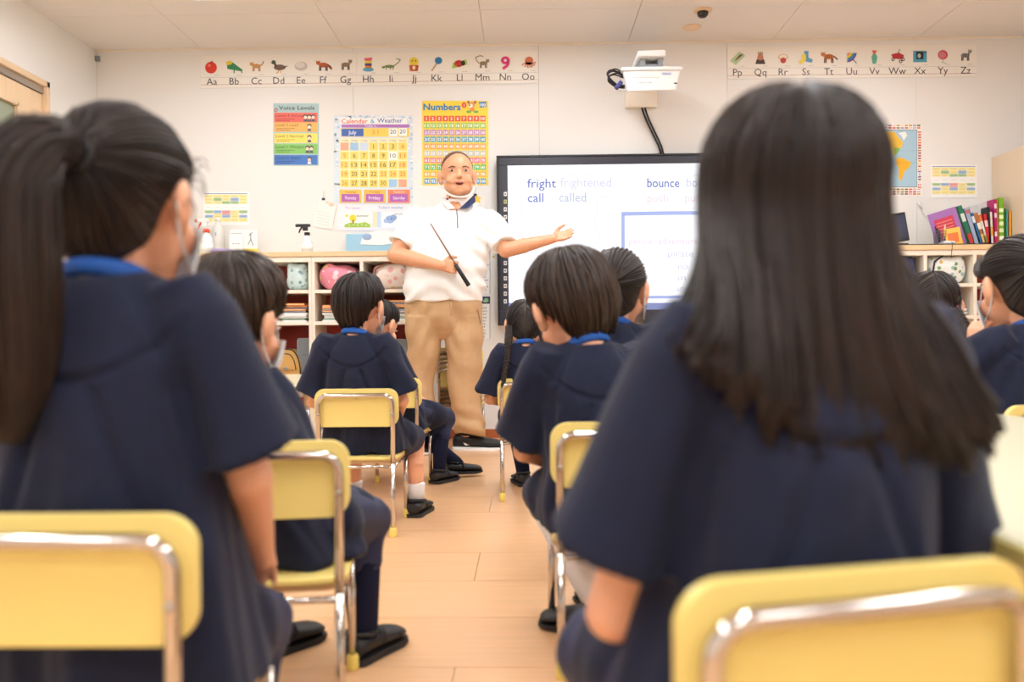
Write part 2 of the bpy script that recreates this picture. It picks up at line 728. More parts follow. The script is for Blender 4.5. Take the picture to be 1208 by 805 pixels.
# walls
wb = tag(put('wall_back', MB().bx(XL - 0.1, XR + 0.1, YW + 0.006, YW + 0.1, -0.06, ZC + 0.06), M['gap']), 'white panelled wall behind the teacher', kind='structure')
jx = [XL, P(636, 150, YW).x - 1.22, P(636, 150, YW).x, P(858, 120, YW).x, P(858, 120, YW).x + 1.22, XR]
for a, b in zip(jx[:-1], jx[1:]):
    put('wall_panel', MB().bx(a + 0.0008, b - 0.0008, YW, YW + 0.006, 0, ZC + 0.012), M['wall'], wb)
tag(put('baseboard_back', MB().bx(XL, XR, YW - 0.008, YW - 0.0005, 0.0, 0.058), M['base'], bevel=0.002), 'brown vinyl skirting along the white wall', kind='structure')
cv = tag(put('trim_1', MB().bx(XL, XR, YW - 0.012, YW - 0.0005, ZC - 0.010, ZC), M['cabin']), 'thin cream moulding between wall and ceiling', kind='structure')

# left wall with the sliding door opening
DF = PX(57, 100, XL).y
DZ = PX(57, 98, XL).z
D0, D1 = DF - 1.05, DF
wl = MB().use(M['wall'])
wl.bx(XL - 0.12, XL, YB, D0, 0, ZC + 0.012)
wl.bx(XL - 0.12, XL, D1, YW, 0, ZC + 0.012)
wl.bx(XL - 0.12, XL, D0, D1, DZ, ZC + 0.012)
tag(put('wall_left', wl), 'cream side wall with a sliding door', kind='structure')
dr = tag(thing('door_1', 'pale wooden sliding door with a grey-green glass pane', None, (XL, (D0 + D1) / 2, 0)), kind='structure')
fr = MB().use(M['doorframe'])
fr.bx(XL - 0.1, XL + 0.012, D1 - 0.035, D1, 0, DZ)
fr.bx(XL - 0.1, XL + 0.012, D0, D0 + 0.035, 0, DZ)
fr.bx(XL - 0.1, XL + 0.012, D0, D1, DZ - 0.035, DZ)
wput('door_frame', fr, None, dr, bevel=0.003)
wput('door_track', MB().bx(XL - 0.05, XL - 0.008, D0 + 0.035, D1 - 0.035, DZ - 0.075, DZ - 0.035), M['alu'], dr)
gy1 = PX(26, 160, XL).y
gz1 = PX(26, 122, XL).z
gy0, gz0 = gy1 - 0.55, 0.95
lf = MB().use(M['door'])
xa, xb = XL - 0.055, XL - 0.018
zt = DZ - 0.08
lf.bx(xa, xb, gy1, D1 - 0.036, 0.01, zt)
lf.bx(xa, xb, D0 + 0.036, gy0, 0.01, zt)
lf.bx(xa, xb, gy0, gy1, gz1, zt)
lf.bx(xa, xb, gy0, gy1, 0.01, gz0)
wput('door_leaf', lf, None, dr)
wput('glass_pane', MB().bx(XL - 0.042, XL - 0.036, gy0 - 0.005, gy1 + 0.005, gz0 - 0.005, gz1 + 0.005), M['glass'], dr)
bd = MB().use(M['doorframe'])
for q in ((gy0, gy0 + 0.015, gz0, gz1), (gy1 - 0.015, gy1, gz0, gz1), (gy0, gy1, gz0, gz0 + 0.015), (gy0, gy1, gz1 - 0.015, gz1)):
    bd.bx(XL - 0.034, XL - 0.014, *q)
wput('glazing_bead', bd, None, dr)
wput('door_pull', MB().bx(XL - 0.018, XL - 0.012, D0 + 0.07, D0 + 0.10, 0.85, 1.05), M['alu'], dr, bevel=0.002)
# room beyond the door pane
tag(put('wall_corridor', MB().bx(XL - 0.62, XL - 0.6, D0 - 0.4, D1 + 0.4, 0, ZC), M['beige']), 'corridor wall beyond the door pane', kind='structure')

# right wall and the wall behind
tag(put('wall_right', MB().bx(XR, XR + 0.1, YB, YW, 0, ZC + 0.012), M['wall']), 'white side wall beyond the tall beige locker', kind='structure')
tag(put('wall_front', MB().bx(XL - 0.1, XR + 0.1, YB - 0.1, YB, 0, ZC + 0.012), M['wall']), 'white wall at the rear end of the classroom', kind='structure')
for nm, a in (('baseboard_left', (XL + 0.0005, XL + 0.008, YB, D0)), ('baseboard_right', (XR - 0.008, XR - 0.0005, YB, YW))):
    tag(put(nm, MB().bx(*a, 0, 0.058), M['base']), 'brown vinyl skirting along the side wall', kind='structure')

# ================================================================== cube-shelf cabinets
YF, YK = 5.27, YW - 0.01
zz = lambda py: P(420, py, YF).z
Z_TOP, Z_CNT, Z_CAR, Z_S1T, Z_S1B, Z_S2T, Z_S2B = [zz(v) for v in (296.5, 302.5, 308.5, 341.5, 345.5, 379, 383)]
Z_S3T = Z_S2B - 0.36


def cabinet(label, xs, thick_ends=0.019):
    t = thing('cube_shelf_cabinet', label, 'cabinet', ((xs[0] + xs[-1]) / 2, (YF + YK) / 2, 0))
    x0, x1 = xs[0], xs[-1]
    e = thick_ends
    for a in (x0, x1 - e):
        wput('side_panel', MB().bx(a, a + e, YF, YK - 0.008, 0, Z_CAR + 0.0), M['cabin'], t, bevel=0.0015)
    wput('top_panel', MB().bx(x0, x1, YF, YK - 0.008, Z_CAR, Z_CNT), M['cabin'], t, bevel=0.0015)
    wput('back_panel', MB().bx(x0, x1, YK - 0.008, YK, 0, Z_CNT), M['red'], t)
    wput('plinth', MB().bx(x0 + e, x1 - e, YF + 0.03, YF + 0.045, 0, 0.06), M['cabin'], t)
    inner = [x0 + e] + list(xs[1:-1]) + [x1 - e]
    for a in xs[1:-1]:
        wput('divider', MB().bx(a - 0.011, a + 0.011, YF, YK - 0.008, 0.06, Z_CAR), M['cabin'], t, bevel=0.0015)
    for k, (a, b) in enumerate(zip(inner[:-1], inner[1:])):
        a2 = a + (0.011 if k else 0)
        b2 = b - (0.011 if k < len(inner) - 2 else 0)
        for z1, z0 in ((Z_S1T, Z_S1B), (Z_S2T, Z_S2B), (Z_S3T, Z_S3T - 0.02), (0.08, 0.06)):
            wput('shelf', MB().bx(a2, b2, YF, YK - 0.008, z0, z1), M['cabin'], t)
    return t


xat = lambda px: P(px, 340, YF).x
cw = xat(427) - xat(370)
xm = xat(367.5)
xl_ = [xm - 4 * cw - 0.01 + k * cw for k in range(5)]
xl_[-1] = xm
cabinet('cream cube-shelf cabinet along the wall with a tan leather bag', xl_)
xr_ = [xm + 0.001, xat(426.5), xat(426.5) + cw]
cabinet('cream cube-shelf cabinet beside the teacher holding the pink bag', xr_)
xw = [XL + 0.004, xl_[0] - 0.002]
cabinet('narrow cream cube-shelf cabinet filling the corner by the door', xw)
xd = [xat(v) for v in (1033, 1092, 1150.5)]
dw = xd[1] - xd[0]
xR = [xd[0] - dw] + xd + [xd[2] + dw - 0.03]
cabinet('cream cube-shelf cabinet below the row of books', xR)
ct = tag(put('counter_top', MB().bx(XL + 0.004, xr_[-1] + 0.004, YF - 0.008, YK, Z_CNT + 0.0005, Z_TOP), M['beech'], bevel=0.002), 'beech counter top with spray bottles standing on it', 'counter')
ct2 = tag(put('counter_top', MB().bx(xR[0] - 0.004, xR[-1] + 0.0, YF - 0.008, YK, Z_CNT + 0.0005, Z_TOP), M['beech'], bevel=0.002), 'beech counter top below the row of books', 'counter')


def pillow(mb, c, s, e=0.45, seed=0, rot=None, puff=0.0):
    """soft bag: super-ellipsoid with uneven swelling"""
    rnd = random.Random(seed)
    ph = [rnd.uniform(0, 6.28) for _ in range(6)]
    nu, nv = 28, 16
    sg = lambda v, p: math.copysign(abs(v) ** p, v)
    rings = []
    for k in range(nv + 1):
        th = -PI / 2 + PI * (0.02 + 0.96 * k / nv)
        ring = []
        for j in range(nu):
            f = 2 * PI * j / nu
            x = sg(math.cos(th), e) * sg(math.cos(f), e)
            y = sg(math.cos(th), e) * sg(math.sin(f), e)
            z = sg(math.sin(th), e)
            q = 1 + 0.06 * math.sin(3 * x + ph[0] + 2 * z) + 0.05 * math.sin(4 * z + ph[1] + 3 * y) + 0.04 * math.sin(7 * x - 3 * z + ph[2])
            if z < -0.2:
                q = min(q, 1.0)
            p = Vector((x * s[0] / 2 * q, y * s[1] / 2 * min(q, 1.02), z * s[2] / 2 * (q if z > 0 else 1)))
            if rot is not None:
                p = rot @ p
            ring.append(Vector(c) + p)
        rings.append(ring)
    mb.loft(rings)
    return mb


def cubby_bag(name, label, px0, px1, ptop, zf, m, seed, e=0.5, depth=0.24, group=None, cat='bag', strap=None, knot=None):
    x0, x1 = xat(px0), xat(px1)
    h = P((px0 + px1) / 2, ptop, YF + 0.02).z - zf
    t = thing(name, label, cat, ((x0 + x1) / 2, YF + 0.02 + depth / 2, zf), 0, group)
    put('pouch', pillow(MB(), (0, 0, h / 2 + 0.001), (x1 - x0, depth, h), e, seed), m, t, smooth=True)
    if strap:
        w = (x1 - x0)
        put('strap', MB().tube([(-w * 0.42, -depth * .46, h * .3), (-w * .38, -depth * .5, h * .75), (-w * .1, -depth * .42, h * 1.0), (w * .2, -depth * .2, h * 1.02), (w * .4, 0, h * .9)], 0.006, 6), strap, t, smooth=True)
    if knot:
        w = (x1 - x0)
        mb = MB()
        for s in (-1, 1):
            mb.ellip((knot * w + s * 0.014, -depth * 0.36, h * 0.93), (0.022, 0.014, 0.012), Matrix.Rotation(s * 0.5, 3, 'Y'), 10, 8)
        put('drawstring_ear', mb, m, t, smooth=True)
    return t


PINK = spot_mat('pink_print_cloth', (240, 150, 172), [(250, 240, 236), (236, 206, 120), (250, 220, 226)], 22)
PALE = spot_mat('pale_print_cloth', (250, 232, 222), [(244, 190, 190), (246, 214, 120), (250, 240, 230), (240, 170, 160)], 20)
MINT = spot_mat('mint_print_cloth', (206, 226, 226), [(150, 180, 190), (222, 236, 236), (120, 150, 160)], 34)
DINO = spot_mat('white_animal_print_cloth', (240, 242, 240), [(110, 160, 110), (226, 180, 90), (150, 190, 210), (240, 242, 240)], 30)
cubby_bag('drawstring_bag', 'pink drawstring bag with pale round motifs on the shelf', 373, 419, 311, Z_S1T, PINK, 3, 0.6, knot=-0.2)
cubby_bag('drawstring_bag', 'cream drawstring bag with flower print beside the pink bag', 437, 480, 310, Z_S1T, PALE, 5, 0.6, strap=mat('rose_brown_strap', (150, 88, 76), 0.7))
cubby_bag('drawstring_bag', 'pale mint drawstring bag with grey print on the shelf', 334, 361.5, 310, Z_S1T, MINT, 8, 0.5)
cubby_bag('drawstring_bag', 'white animal-print drawstring bag in the right cabinet', 1099, 1146, 300, Z_S1T, DINO, 11, 0.5, strap=M['blackp'])
cubby_bag('drawstring_bag', 'dark navy bag with white lettering beside the animal-print bag', 1046, 1086, 301, Z_S1T, mat('navy_bag_cloth', (44, 58, 104), 0.7), 13, 0.4)


def satchel(label, px0, px1, ptop, zf, seed):
    """tan leather bag with a domed flap and dark piping"""
    x0, x1 = xat(px0), xat(px1)
    w, h, d = x1 - x0, P((px0 + px1) / 2, ptop, YF + 0.03).z - zf, 0.2
    t = thing('leather_satchel', label, 'bag', ((x0 + x1) / 2, YF + 0.03 + d / 2, zf))
    prof = [(-w / 2, 0.0)] + [(-w / 2 * math.cos(a) ** 0.7 if math.cos(a) > 0 else w / 2 * (-math.cos(a)) ** 0.7, h * (0.25 + 0.75 * math.sin(a))) for a in [PI * k / 12 for k in range(13)]] + [(w / 2, 0.0)]
    put('bag_body', MB().prism(prof, lambda x, y, z: (x, y, z + 0.001), -d / 2, d / 2), M['tan'], t, bevel=0.01)
    pip = [(x * 1.0, -d / 2 - 0.001, z) for x, z in prof]
    put('piping', MB().tube(pip, 0.004, 6), M['blackp'], t, smooth=True)
    fl_ = [(x * 0.72, z * 0.86) for x, z in prof if z > 0.3 * h]
    put('flap', MB().prism(fl_, lambda x, y, z: (x, y, z), -d / 2 - 0.008, -d / 2 + 0.001), M['tan'], t, bevel=0.003)
    put('piping', MB().tube([(x, -d / 2 - 0.009, z) for x, z in fl_] , 0.003, 6), M['blackp'], t, smooth=True)
    put('buckle', MB().box((0, -d / 2 - 0.012, h * 0.42), (0.03, 0.01, 0.025)), M['alu'], t, bevel=0.003)
    return t


satchel('tan leather satchel with dark piping lying on the upper shelf', 206, 246, 317, Z_S1T, 1)
satchel('tan leather satchel with dark piping below the folders', 318, 352, 412, Z_S3T, 2)
satchel('tan leather satchel half hidden by the boy in the second row', 376, 404, 420, Z_S3T, 3)


def filebox(label, px0, px1, ptop, zf, dy):
    x0, x1 = xat(px0), xat(px1)
    h = P((px0 + px1) / 2, ptop, YF + dy).z - zf
    t = thing('document_case', label, 'case', ((x0 + x1) / 2, YF + dy + 0.1, zf))
    put('case_body', MB().bx(-(x1 - x0) / 2, (x1 - x0) / 2, -0.1, 0.08, 0.001, h), M['steelg'], t, bevel=0.006)
    mb = MB().use(M['blackp'])
    for k in range(3):
        mb.box(((k - 1) * 0.012 + 0.01, -0.101, h * 0.62), (0.004, 0.003, 0.004))
    put('air_hole', mb, None, t)
    put('edge_strip', MB().bx(-(x1 - x0) / 2 - 0.001, -(x1 - x0) / 2 + 0.006, -0.103, -0.1, 0.01, h - 0.01), M['greyp'], t)


filebox('grey plastic document case standing beside the satchel', 347, 362, 399, Z_S3T, 0.06)
filebox('grey plastic document case standing behind the teacher', 455, 477, 400, Z_S3T, 0.1)


def stack(px0, px1, zf, cols, label, group, seed, th=0.011):
    rnd = random.Random(seed)
    x0, x1 = xat(px0), xat(px1)
    z = zf + 0.0005
    for c in cols:
        t_ = th * rnd.uniform(0.7, 1.25)
        w = (x1 - x0) * rnd.uniform(0.88, 1.0)
        mb = MB().use(flat(c)).box((0, 0, t_ / 2), (w, 0.22, t_))
        mb.use(M['paper']).box((0, -0.001, t_ * .5), (w * 0.98, 0.2195, t_ * 0.22))
        o = put('folder', mb, None, bevel=0.001)
        o.location = ((x0 + x1) / 2 + rnd.uniform(-0.006, 0.006), YF + 0.135 + rnd.uniform(-0.012, 0.012), z)
        tone = ('orange' if c[0] > 200 and c[2] < 120 else 'white' if min(c) > 200 else 'navy' if c[2] > c[0] + 20 else 'green' if c[1] > c[0] + 15 else 'grey')
        tag(o, tone + label, 'folder', tone + group)
        z += t_ + 0.0004


ORG, NAV, WHT, GRN, GRY = (238, 150, 40), (52, 52, 84), (240, 240, 236), (110, 150, 110), (150, 150, 160)
seq = [WHT, GRN, WHT, WHT, WHT, NAV, ORG, NAV, ORG, ORG]
for k, (a, b, nm) in enumerate(((378, 421, ' folder in the stack below the pink bag'), (433, 480, ' folder in the stack below the flower-print bag'), (318, 361, ' folder in the stack below the mint bag'))):
    stack(a, b, Z_S2T, seq if k != 1 else seq[:4] + [GRY, GRY, NAV, ORG, ORG, NAV, ORG], nm, ' folders' + nm[7:], k + 1)
stack(1099, 1143, Z_S2T, [WHT, WHT, GRY, WHT, ORG, ORG, NAV], ' folder in the stack below the animal-print bag', ' folders in the right cabinet', 9)
stack(146, 188, Z_S2T, seq[:7], ' folder in the stack by the ponytail girl', ' folders by the ponytail girl', 12)

# tall beige locker on the right
xk = P(1170, 240, YW - 0.01).x
zk = P(1170, 186, YW - 0.01).z
lk = thing('storage_locker', 'tall beige storage locker standing right of the books', 'locker', ((xk + XR) / 2, 5.25, 0))
wput('locker_body', MB().bx(xk, XR - 0.005, 4.92, YW - 0.009, 0.0, zk), M['beige'], lk, bevel=0.004)
for k in range(2):
    a = xk + 0.01 + k * 0.245
    d_ = wput('locker_door', MB().bx(a, a + 0.24, 4.9, 4.92, 0.06, zk - 0.02), M['beige'], lk, bevel=0.003)
    o = put('handle', MB().bx(a + (0.21 if k == 0 else 0.015), a + (0.225 if k == 0 else 0.03), 4.885, 4.9, 0.85, 0.98), M['alu'], None)
    wparent(o, lk)
    o.parent = d_
    o.matrix_parent_inverse = Matrix.Identity(4)

# ================================================================== interactive display
YD = 5.50
dx0, dx1 = P(588.6, 280, YD).x, P(588.6, 280, YD).x + 1.74
dz1, dz0 = P(700, 184.5, YD).z, P(700, 381, YD).z
dsp = thing('interactive_display', 'large wall display with a black bezel showing a white page of verbs', 'display', ((dx0 + dx1) / 2, YD + 0.04, 0.0))
mb = MB().use(M['bezel'])
sx0, sx1 = P(599.5, 280, YD).x, dx1 - 0.06
sz1, sz0 = P(700, 194, YD).z, P(700, 366, YD).z
for q in ((dx0, dx1, sz1, dz1), (dx0, dx1, dz0, sz0), (dx0, sx0, sz0, sz1), (sx1, dx1, sz0, sz1)):
    mb.bx(q[0], q[1], YD, YD + 0.05, q[2], q[3])
wput('bezel', mb, None, dsp, bevel=0.003)
wput('outer_frame', MB().use(M['blackp']).bx(dx0 - 0.012, dx0, YD - 0.004, YD + 0.06, dz0 - 0.012, dz1 + 0.012).bx(dx1, dx1 + 0.012, YD - 0.004, YD + 0.06, dz0 - 0.012, dz1 + 0.012).bx(dx0, dx1, YD - 0.004, YD + 0.06, dz1, dz1 + 0.012).bx(dx0, dx1, YD - 0.004, YD + 0.06, dz0 - 0.012, dz0), None, dsp, bevel=0.002)
wput('housing', MB().bx(dx0 + 0.02, dx1 - 0.02, YD + 0.05, YD + 0.085, dz0 + 0.02, dz1 - 0.02), M['blackp'], dsp)
sg = glow((250, 250, 255), 1.15)
scr = wput('screen', MB().bx(sx0, sx1, YD + 0.006, YD + 0.012, sz0, sz1), sg, dsp)
S = Sheet(YD + 0.005)
INK, INKF, INKP, RIM, FRM = glow((92, 108, 190), 1.0), glow((206, 206, 228), 1.05), glow((238, 204, 222), 1.05), glow((224, 222, 240), 1.08), glow((172, 188, 240), 1.0)
INKG = glow((232, 233, 242), 1.1)
INKM = glow((188, 196, 226), 1.0)
S.text('fright', 622, 221.5, 10.5, INK, width=34, bold=0.008)
S.text('frightened', 661, 220.5, 10.5, INKF, width=60)
S.text('call', 622.5, 238.5, 10.5, INK, width=18.5, bold=0.008)
S.text('called', 659.5, 238, 10.5, INKM, width=32, bold=0.006)
for a, x, y, wd in (('yell', 622, 255, 19), ('yelled', 660, 255, 33), ('live', 622, 272, 18), ('lived', 660, 271.5, 26), ('end', 623, 289, 17), ('ended', 664, 289, 31)):
    S.text(a, x, y, 9.5, INKG, width=wd)
S.text('bounce', 763.5, 221, 10.5, INK, width=38, bold=0.008)
S.text('bounced', 810, 220.5, 10.5, INKM, width=45)
S.text('push', 763.5, 238.5, 9.5, INKP, width=24.5)
S.text('pushed', 808, 238, 9.5, INKP, width=38)
S.line([(617, 300), (615, 270), (614, 225), (617, 213), (624, 209), (680, 206), (722, 204.5), (726, 208), (726, 229), (722, 232), (706, 233), (703, 240), (705, 250), (701, 262), (706, 275), (707, 285), (703, 293), (690, 299), (655, 302), (617, 302)], 1.0, RIM)
S.line([(760, 208), (870, 206)], 0.8, RIM)
S.line([(760, 208), (759, 246), (870, 246)], 0.8, RIM)
S.line([(735, 351), (735, 252.5)], 4, FRM)
S.line([(733, 252.5), (760, 252), (790, 251.5), (880, 251)], 4.5, FRM)
S.line([(880, 250), (880, 350), (735, 351)], 3.5, FRM)
for a, x, y, wd, m_ in (('pencil', 742, 288.5, 26, INKP), ('adventure', 776, 288, 48, INKP), ('around', 756, 303, 26, INKG), ('pirate', 788, 303, 30, INKF), ('no', 800, 318, 12, INKF), ('in', 800, 331, 9, INKF), ('and', 797, 344, 16, INKF)):
    S.text(a, x, y, 7.5, m_, width=wd)
for y in (212, 222, 232, 246, 258):
    S.line([(601, y), (605, y)], 0.8, RIM)
wparent(S.done('screen_lettering'), scr)
S = Sheet(YD + 0.005)
S.rect(599.6, 357.5, 880, 366, glow((150, 160, 214), 0.8))
for k in range(9):
    S.rect(606 + k * 13, 359.5, 611 + k * 13, 364, glow((214, 216, 240), 0.9), 2)
wparent(S.done('task_bar'), scr)
for k in range(15):
    y = 229 + k * 9.05
    S = Sheet(YD - 0.0005, 0.0006)
    S.base(594.3, y - 2.4, 598, y + 2.4, flat((228, 228, 226) if k != 1 else (190, 190, 120)))
    S.rect(595.3, y - 1.0, 597, y + 1.0, flat((90, 94, 110)), 1)
    wparent(S.done('icon_key'), dsp)
# stand
st = MB().use(M['blackp'])
cxm = (dx0 + dx1) / 2
for s in (-1, 1):
    st.bx(cxm + s * 0.3 - 0.03, cxm + s * 0.3 + 0.03, YD + 0.02, YD + 0.08, 0.05, dz1 - 0.3)
    st.bx(cxm + s * 0.3 - 0.03, cxm + s * 0.3 + 0.03, YD - 0.25, YD + 0.08, 0.03, 0.08)
st.bx(cxm - 0.3, cxm + 0.3, YD + 0.03, YD + 0.07, 0.3, 0.36)
wput('display_stand', st, None, dsp, bevel=0.004)
for s in (-1, 1):
    wput('caster', MB().lathe((cxm + s * 0.3 - 0.012, YD - 0.2, 0.027), [(0.026, 0), (0.027, 0.004), (0.027, 0.02), (0.026, 0.024)], 14, (1, 0, 0)), M['blackp'], dsp, smooth=True)

# ================================================================== projector on its wall arm
YP = 5.0
pj = thing('projector', 'white short-throw projector on a wall arm above the display', 'projector', (P(770, 95, YP).x, YP + 0.2, P(770, 108, YP).z))
f = lambda px, py: P(px, py, YP)
mb = MB()
fr_ = [f(735, 83), f(803, 82), f(797, 106), (f(741, 108))]
bk = [p + Vector((0, 0.34, dz_)) for p, dz_ in zip(fr_, (-0.01, -0.01, 0.095, 0.095))]
i = mb.add([p for p in fr_] + bk)
for q in ((0, 1, 2, 3), (7, 6, 5, 4), (0, 4, 5, 1), (1, 5, 6, 2), (2, 6, 7, 3), (3, 7, 4, 0)):
    mb.face([i + k for k in q])
wput('projector_body', mb, M['whitep'], pj, bevel=0.01)
a, b = f(733, 79.5), f(805, 78.5)
wput('lid', MB().bx(a.x, b.x, YP - 0.012, YP + 0.37, b.z - 0.022, b.z), M['whitep'], pj, bevel=0.006)
a, b = f(746, 85), f(778, 91.5)
wput('vent_cover', MB().bx(a.x, b.x, YP - 0.004, YP + 0.004, b.z, a.z), mat('warm_white_plastic', (244, 242, 236), 0.35), pj, bevel=0.002)
S = Sheet(YP - 0.003)
S.text('HITACHI', 753.5, 98.5, 1.9, flat((110, 116, 130)), width=15)
wparent(S.done('brand_lettering'), pj)
S = Sheet(YP - 0.003)
S.rect(781, 85.5, 792, 88.5, flat((196, 204, 220)))
S.text('WXGA', 782, 88, 1.6, flat((96, 110, 160)), 2, width=9)
wparent(S.done('badge'), pj)
S = Sheet(YP - 0.003)
S.rect(795, 97.6, 799, 99, flat((36, 36, 40)))
wparent(S.done('sensor_window'), pj)
a, b = f(752, 60.5), f(785, 67.5)
wput('arm_cover', MB().bx(a.x, b.x, YP - 0.02, YW - 0.02, b.z, a.z), M['whitep'], pj, bevel=0.008)
a, b = f(756, 69), f(783, 79)
wput('arm_bracket', MB().bx(a.x, a.x + 0.03, YP + 0.02, YP + 0.3, b.z, a.z + 0.02).bx(b.x - 0.03, b.x, YP + 0.02, YP + 0.3, b.z, a.z + 0.02).bx(a.x, b.x, YP + 0.04, YP + 0.06, b.z, a.z - 0.02), M['greyp'], pj)
a, b = P(737, 102, YW), P(774, 128, YW)
wput('wall_plate', MB().bx(a.x, b.x, YW - 0.04, YW - 0.001, b.z, f(760, 60).z - 0.02), M['cabin'], pj, bevel=0.004)
for k, (dx, dy) in enumerate(((0, 0), (3, 5), (-2, 9), (5, 2), (1, 12))):
    pts = [f(737, 83 + dy * .5) + Vector((0, 0.05, 0)), f(726 - dx, 79 + dy * .6) + Vector((0, 0.02, 0)), f(717 - dx * .4, 86 + dy * .4), f(718 + dx * .6, 94 + dy * .2), f(727 + dx * .5, 99 + dy * .2) + Vector((0, 0.03, 0)), f(738, 97 + dy * .3) + Vector((0, 0.06, 0))]
    sm = [pts[0]]
    for j in range(len(pts) - 1):
        for q in range(1, 5):
            sm.append(pts[j].lerp(pts[j + 1], q / 4))
    for _ in range(2):
        sm = [sm[0]] + [(sm[j - 1] + sm[j] * 2 + sm[j + 1]) / 4 for j in range(1, len(sm) - 1)] + [sm[-1]]
    wput('cable', MB().tube(sm, 0.0045, 6), M['blackp'], pj, smooth=True)
mb = MB()
mb.tube([f(727, 104), f(733, 96) + Vector((0, 0.02, 0))], 0.014, 8)
wput('cable_plug', mb, mat('blue_plug', (70, 66, 130), 0.5), pj, smooth=True)
for o_ in (0, 3.5):
    pts = [P(757 + o_, 127, YW - 0.02), P(762 + o_, 141, YW - 0.012), P(770 + o_, 158, YW - 0.012), P(777 + o_ * .9, 172, YW - 0.012), P(781 + o_ * .8, 186, YW - 0.012)]
    tag(put('display_cable', MB().tube(pts, 0.006, 8), M['blackp'], smooth=True), 'black cable running down the wall from projector to display', 'cable', 'cables between projector and display')

# ceiling fittings
c = PZ(829, 12, ZC)
dm = thing('dome_camera', 'dark dome camera on a cream base on the ceiling', 'camera', (c.x, c.y, ZC))
put('base_plate', MB().lathe((0, 0, -0.012), [(0.04, 0), (0.052, 0.004), (0.055, 0.012)], 24), M['doorframe'], dm, smooth=True)
put('dome', MB().lathe((0, 0, -0.046), [(0.004, 0), (0.02, 0.004), (0.03, 0.014), (0.033, 0.026), (0.033, 0.036)], 20), mat('smoked_dome', (40, 38, 40), 0.15), dm, smooth=True)
c = PZ(816, 32, ZC)
tag(put('ceiling_plate', MB().lathe((c.x, c.y, ZC - 0.01), [(0.045, 0), (0.055, 0.003), (0.057, 0.01)], 28), M['doorframe'], smooth=True), 'round cream blank plate on the ceiling near the dome camera', 'cover plate')
c = P(115.5, 70, YW)
tag(put('wall_sensor', MB().box((c.x + 0.004, YW - 0.012, c.z), (0.03, 0.022, 0.035)).box((c.x + 0.004, YW - 0.026, c.z), (0.018, 0.006, 0.02)), M['greyp'], bevel=0.003), 'small grey sensor box in the upper corner of the wall', 'sensor')

# ================================================================== things on the wall
YPO = YW - 0.003
F = flat
INKB = F((60, 56, 56))
PAPR = F((244, 240, 232))


def animal(S, x, y, col, dark, tail=0, head=-1, s=1.0, legs=True, neck=0):
    """flat four-legged figure"""
    S.disc(x, y, 5.2 * s, 2.6 * s, F(col), 2)
    S.disc(x + head * 5.5 * s, y - (2.2 + neck) * s, 2.3 * s, 2.0 * s, F(col), 3)
    if neck:
        S.line([(x + head * 3.5 * s, y), (x + head * 5.2 * s, y - (2 + neck) * s)], 2.2 * s, F(col), 2)
    for dx in (-1, 1):
        S.poly([(x + head * 5.5 * s + dx * 1.6 * s - 0.6, y - (3.6 + neck) * s), (x + head * 5.5 * s + dx * 1.6 * s + 0.6, y - (3.6 + neck) * s), (x + head * 5.5 * s + dx * 1.8 * s, y - (5.2 + neck) * s)], F(col), 3)
    if legs:
        for dx in (-4, -2.6, 2.6, 4):
            S.line([(x + dx * s, y + 1.5 * s), (x + dx * s * 1.05, y + 6.2 * s)], 1.2 * s, F(dark), 2)
    if tail:
        S.line([(x - head * 4.5 * s, y - 0.5), (x - head * 7 * s, y - 1.5 * tail), (x - head * 8.5 * s, y - 4 * tail)], 1.4 * s, F(dark), 2)


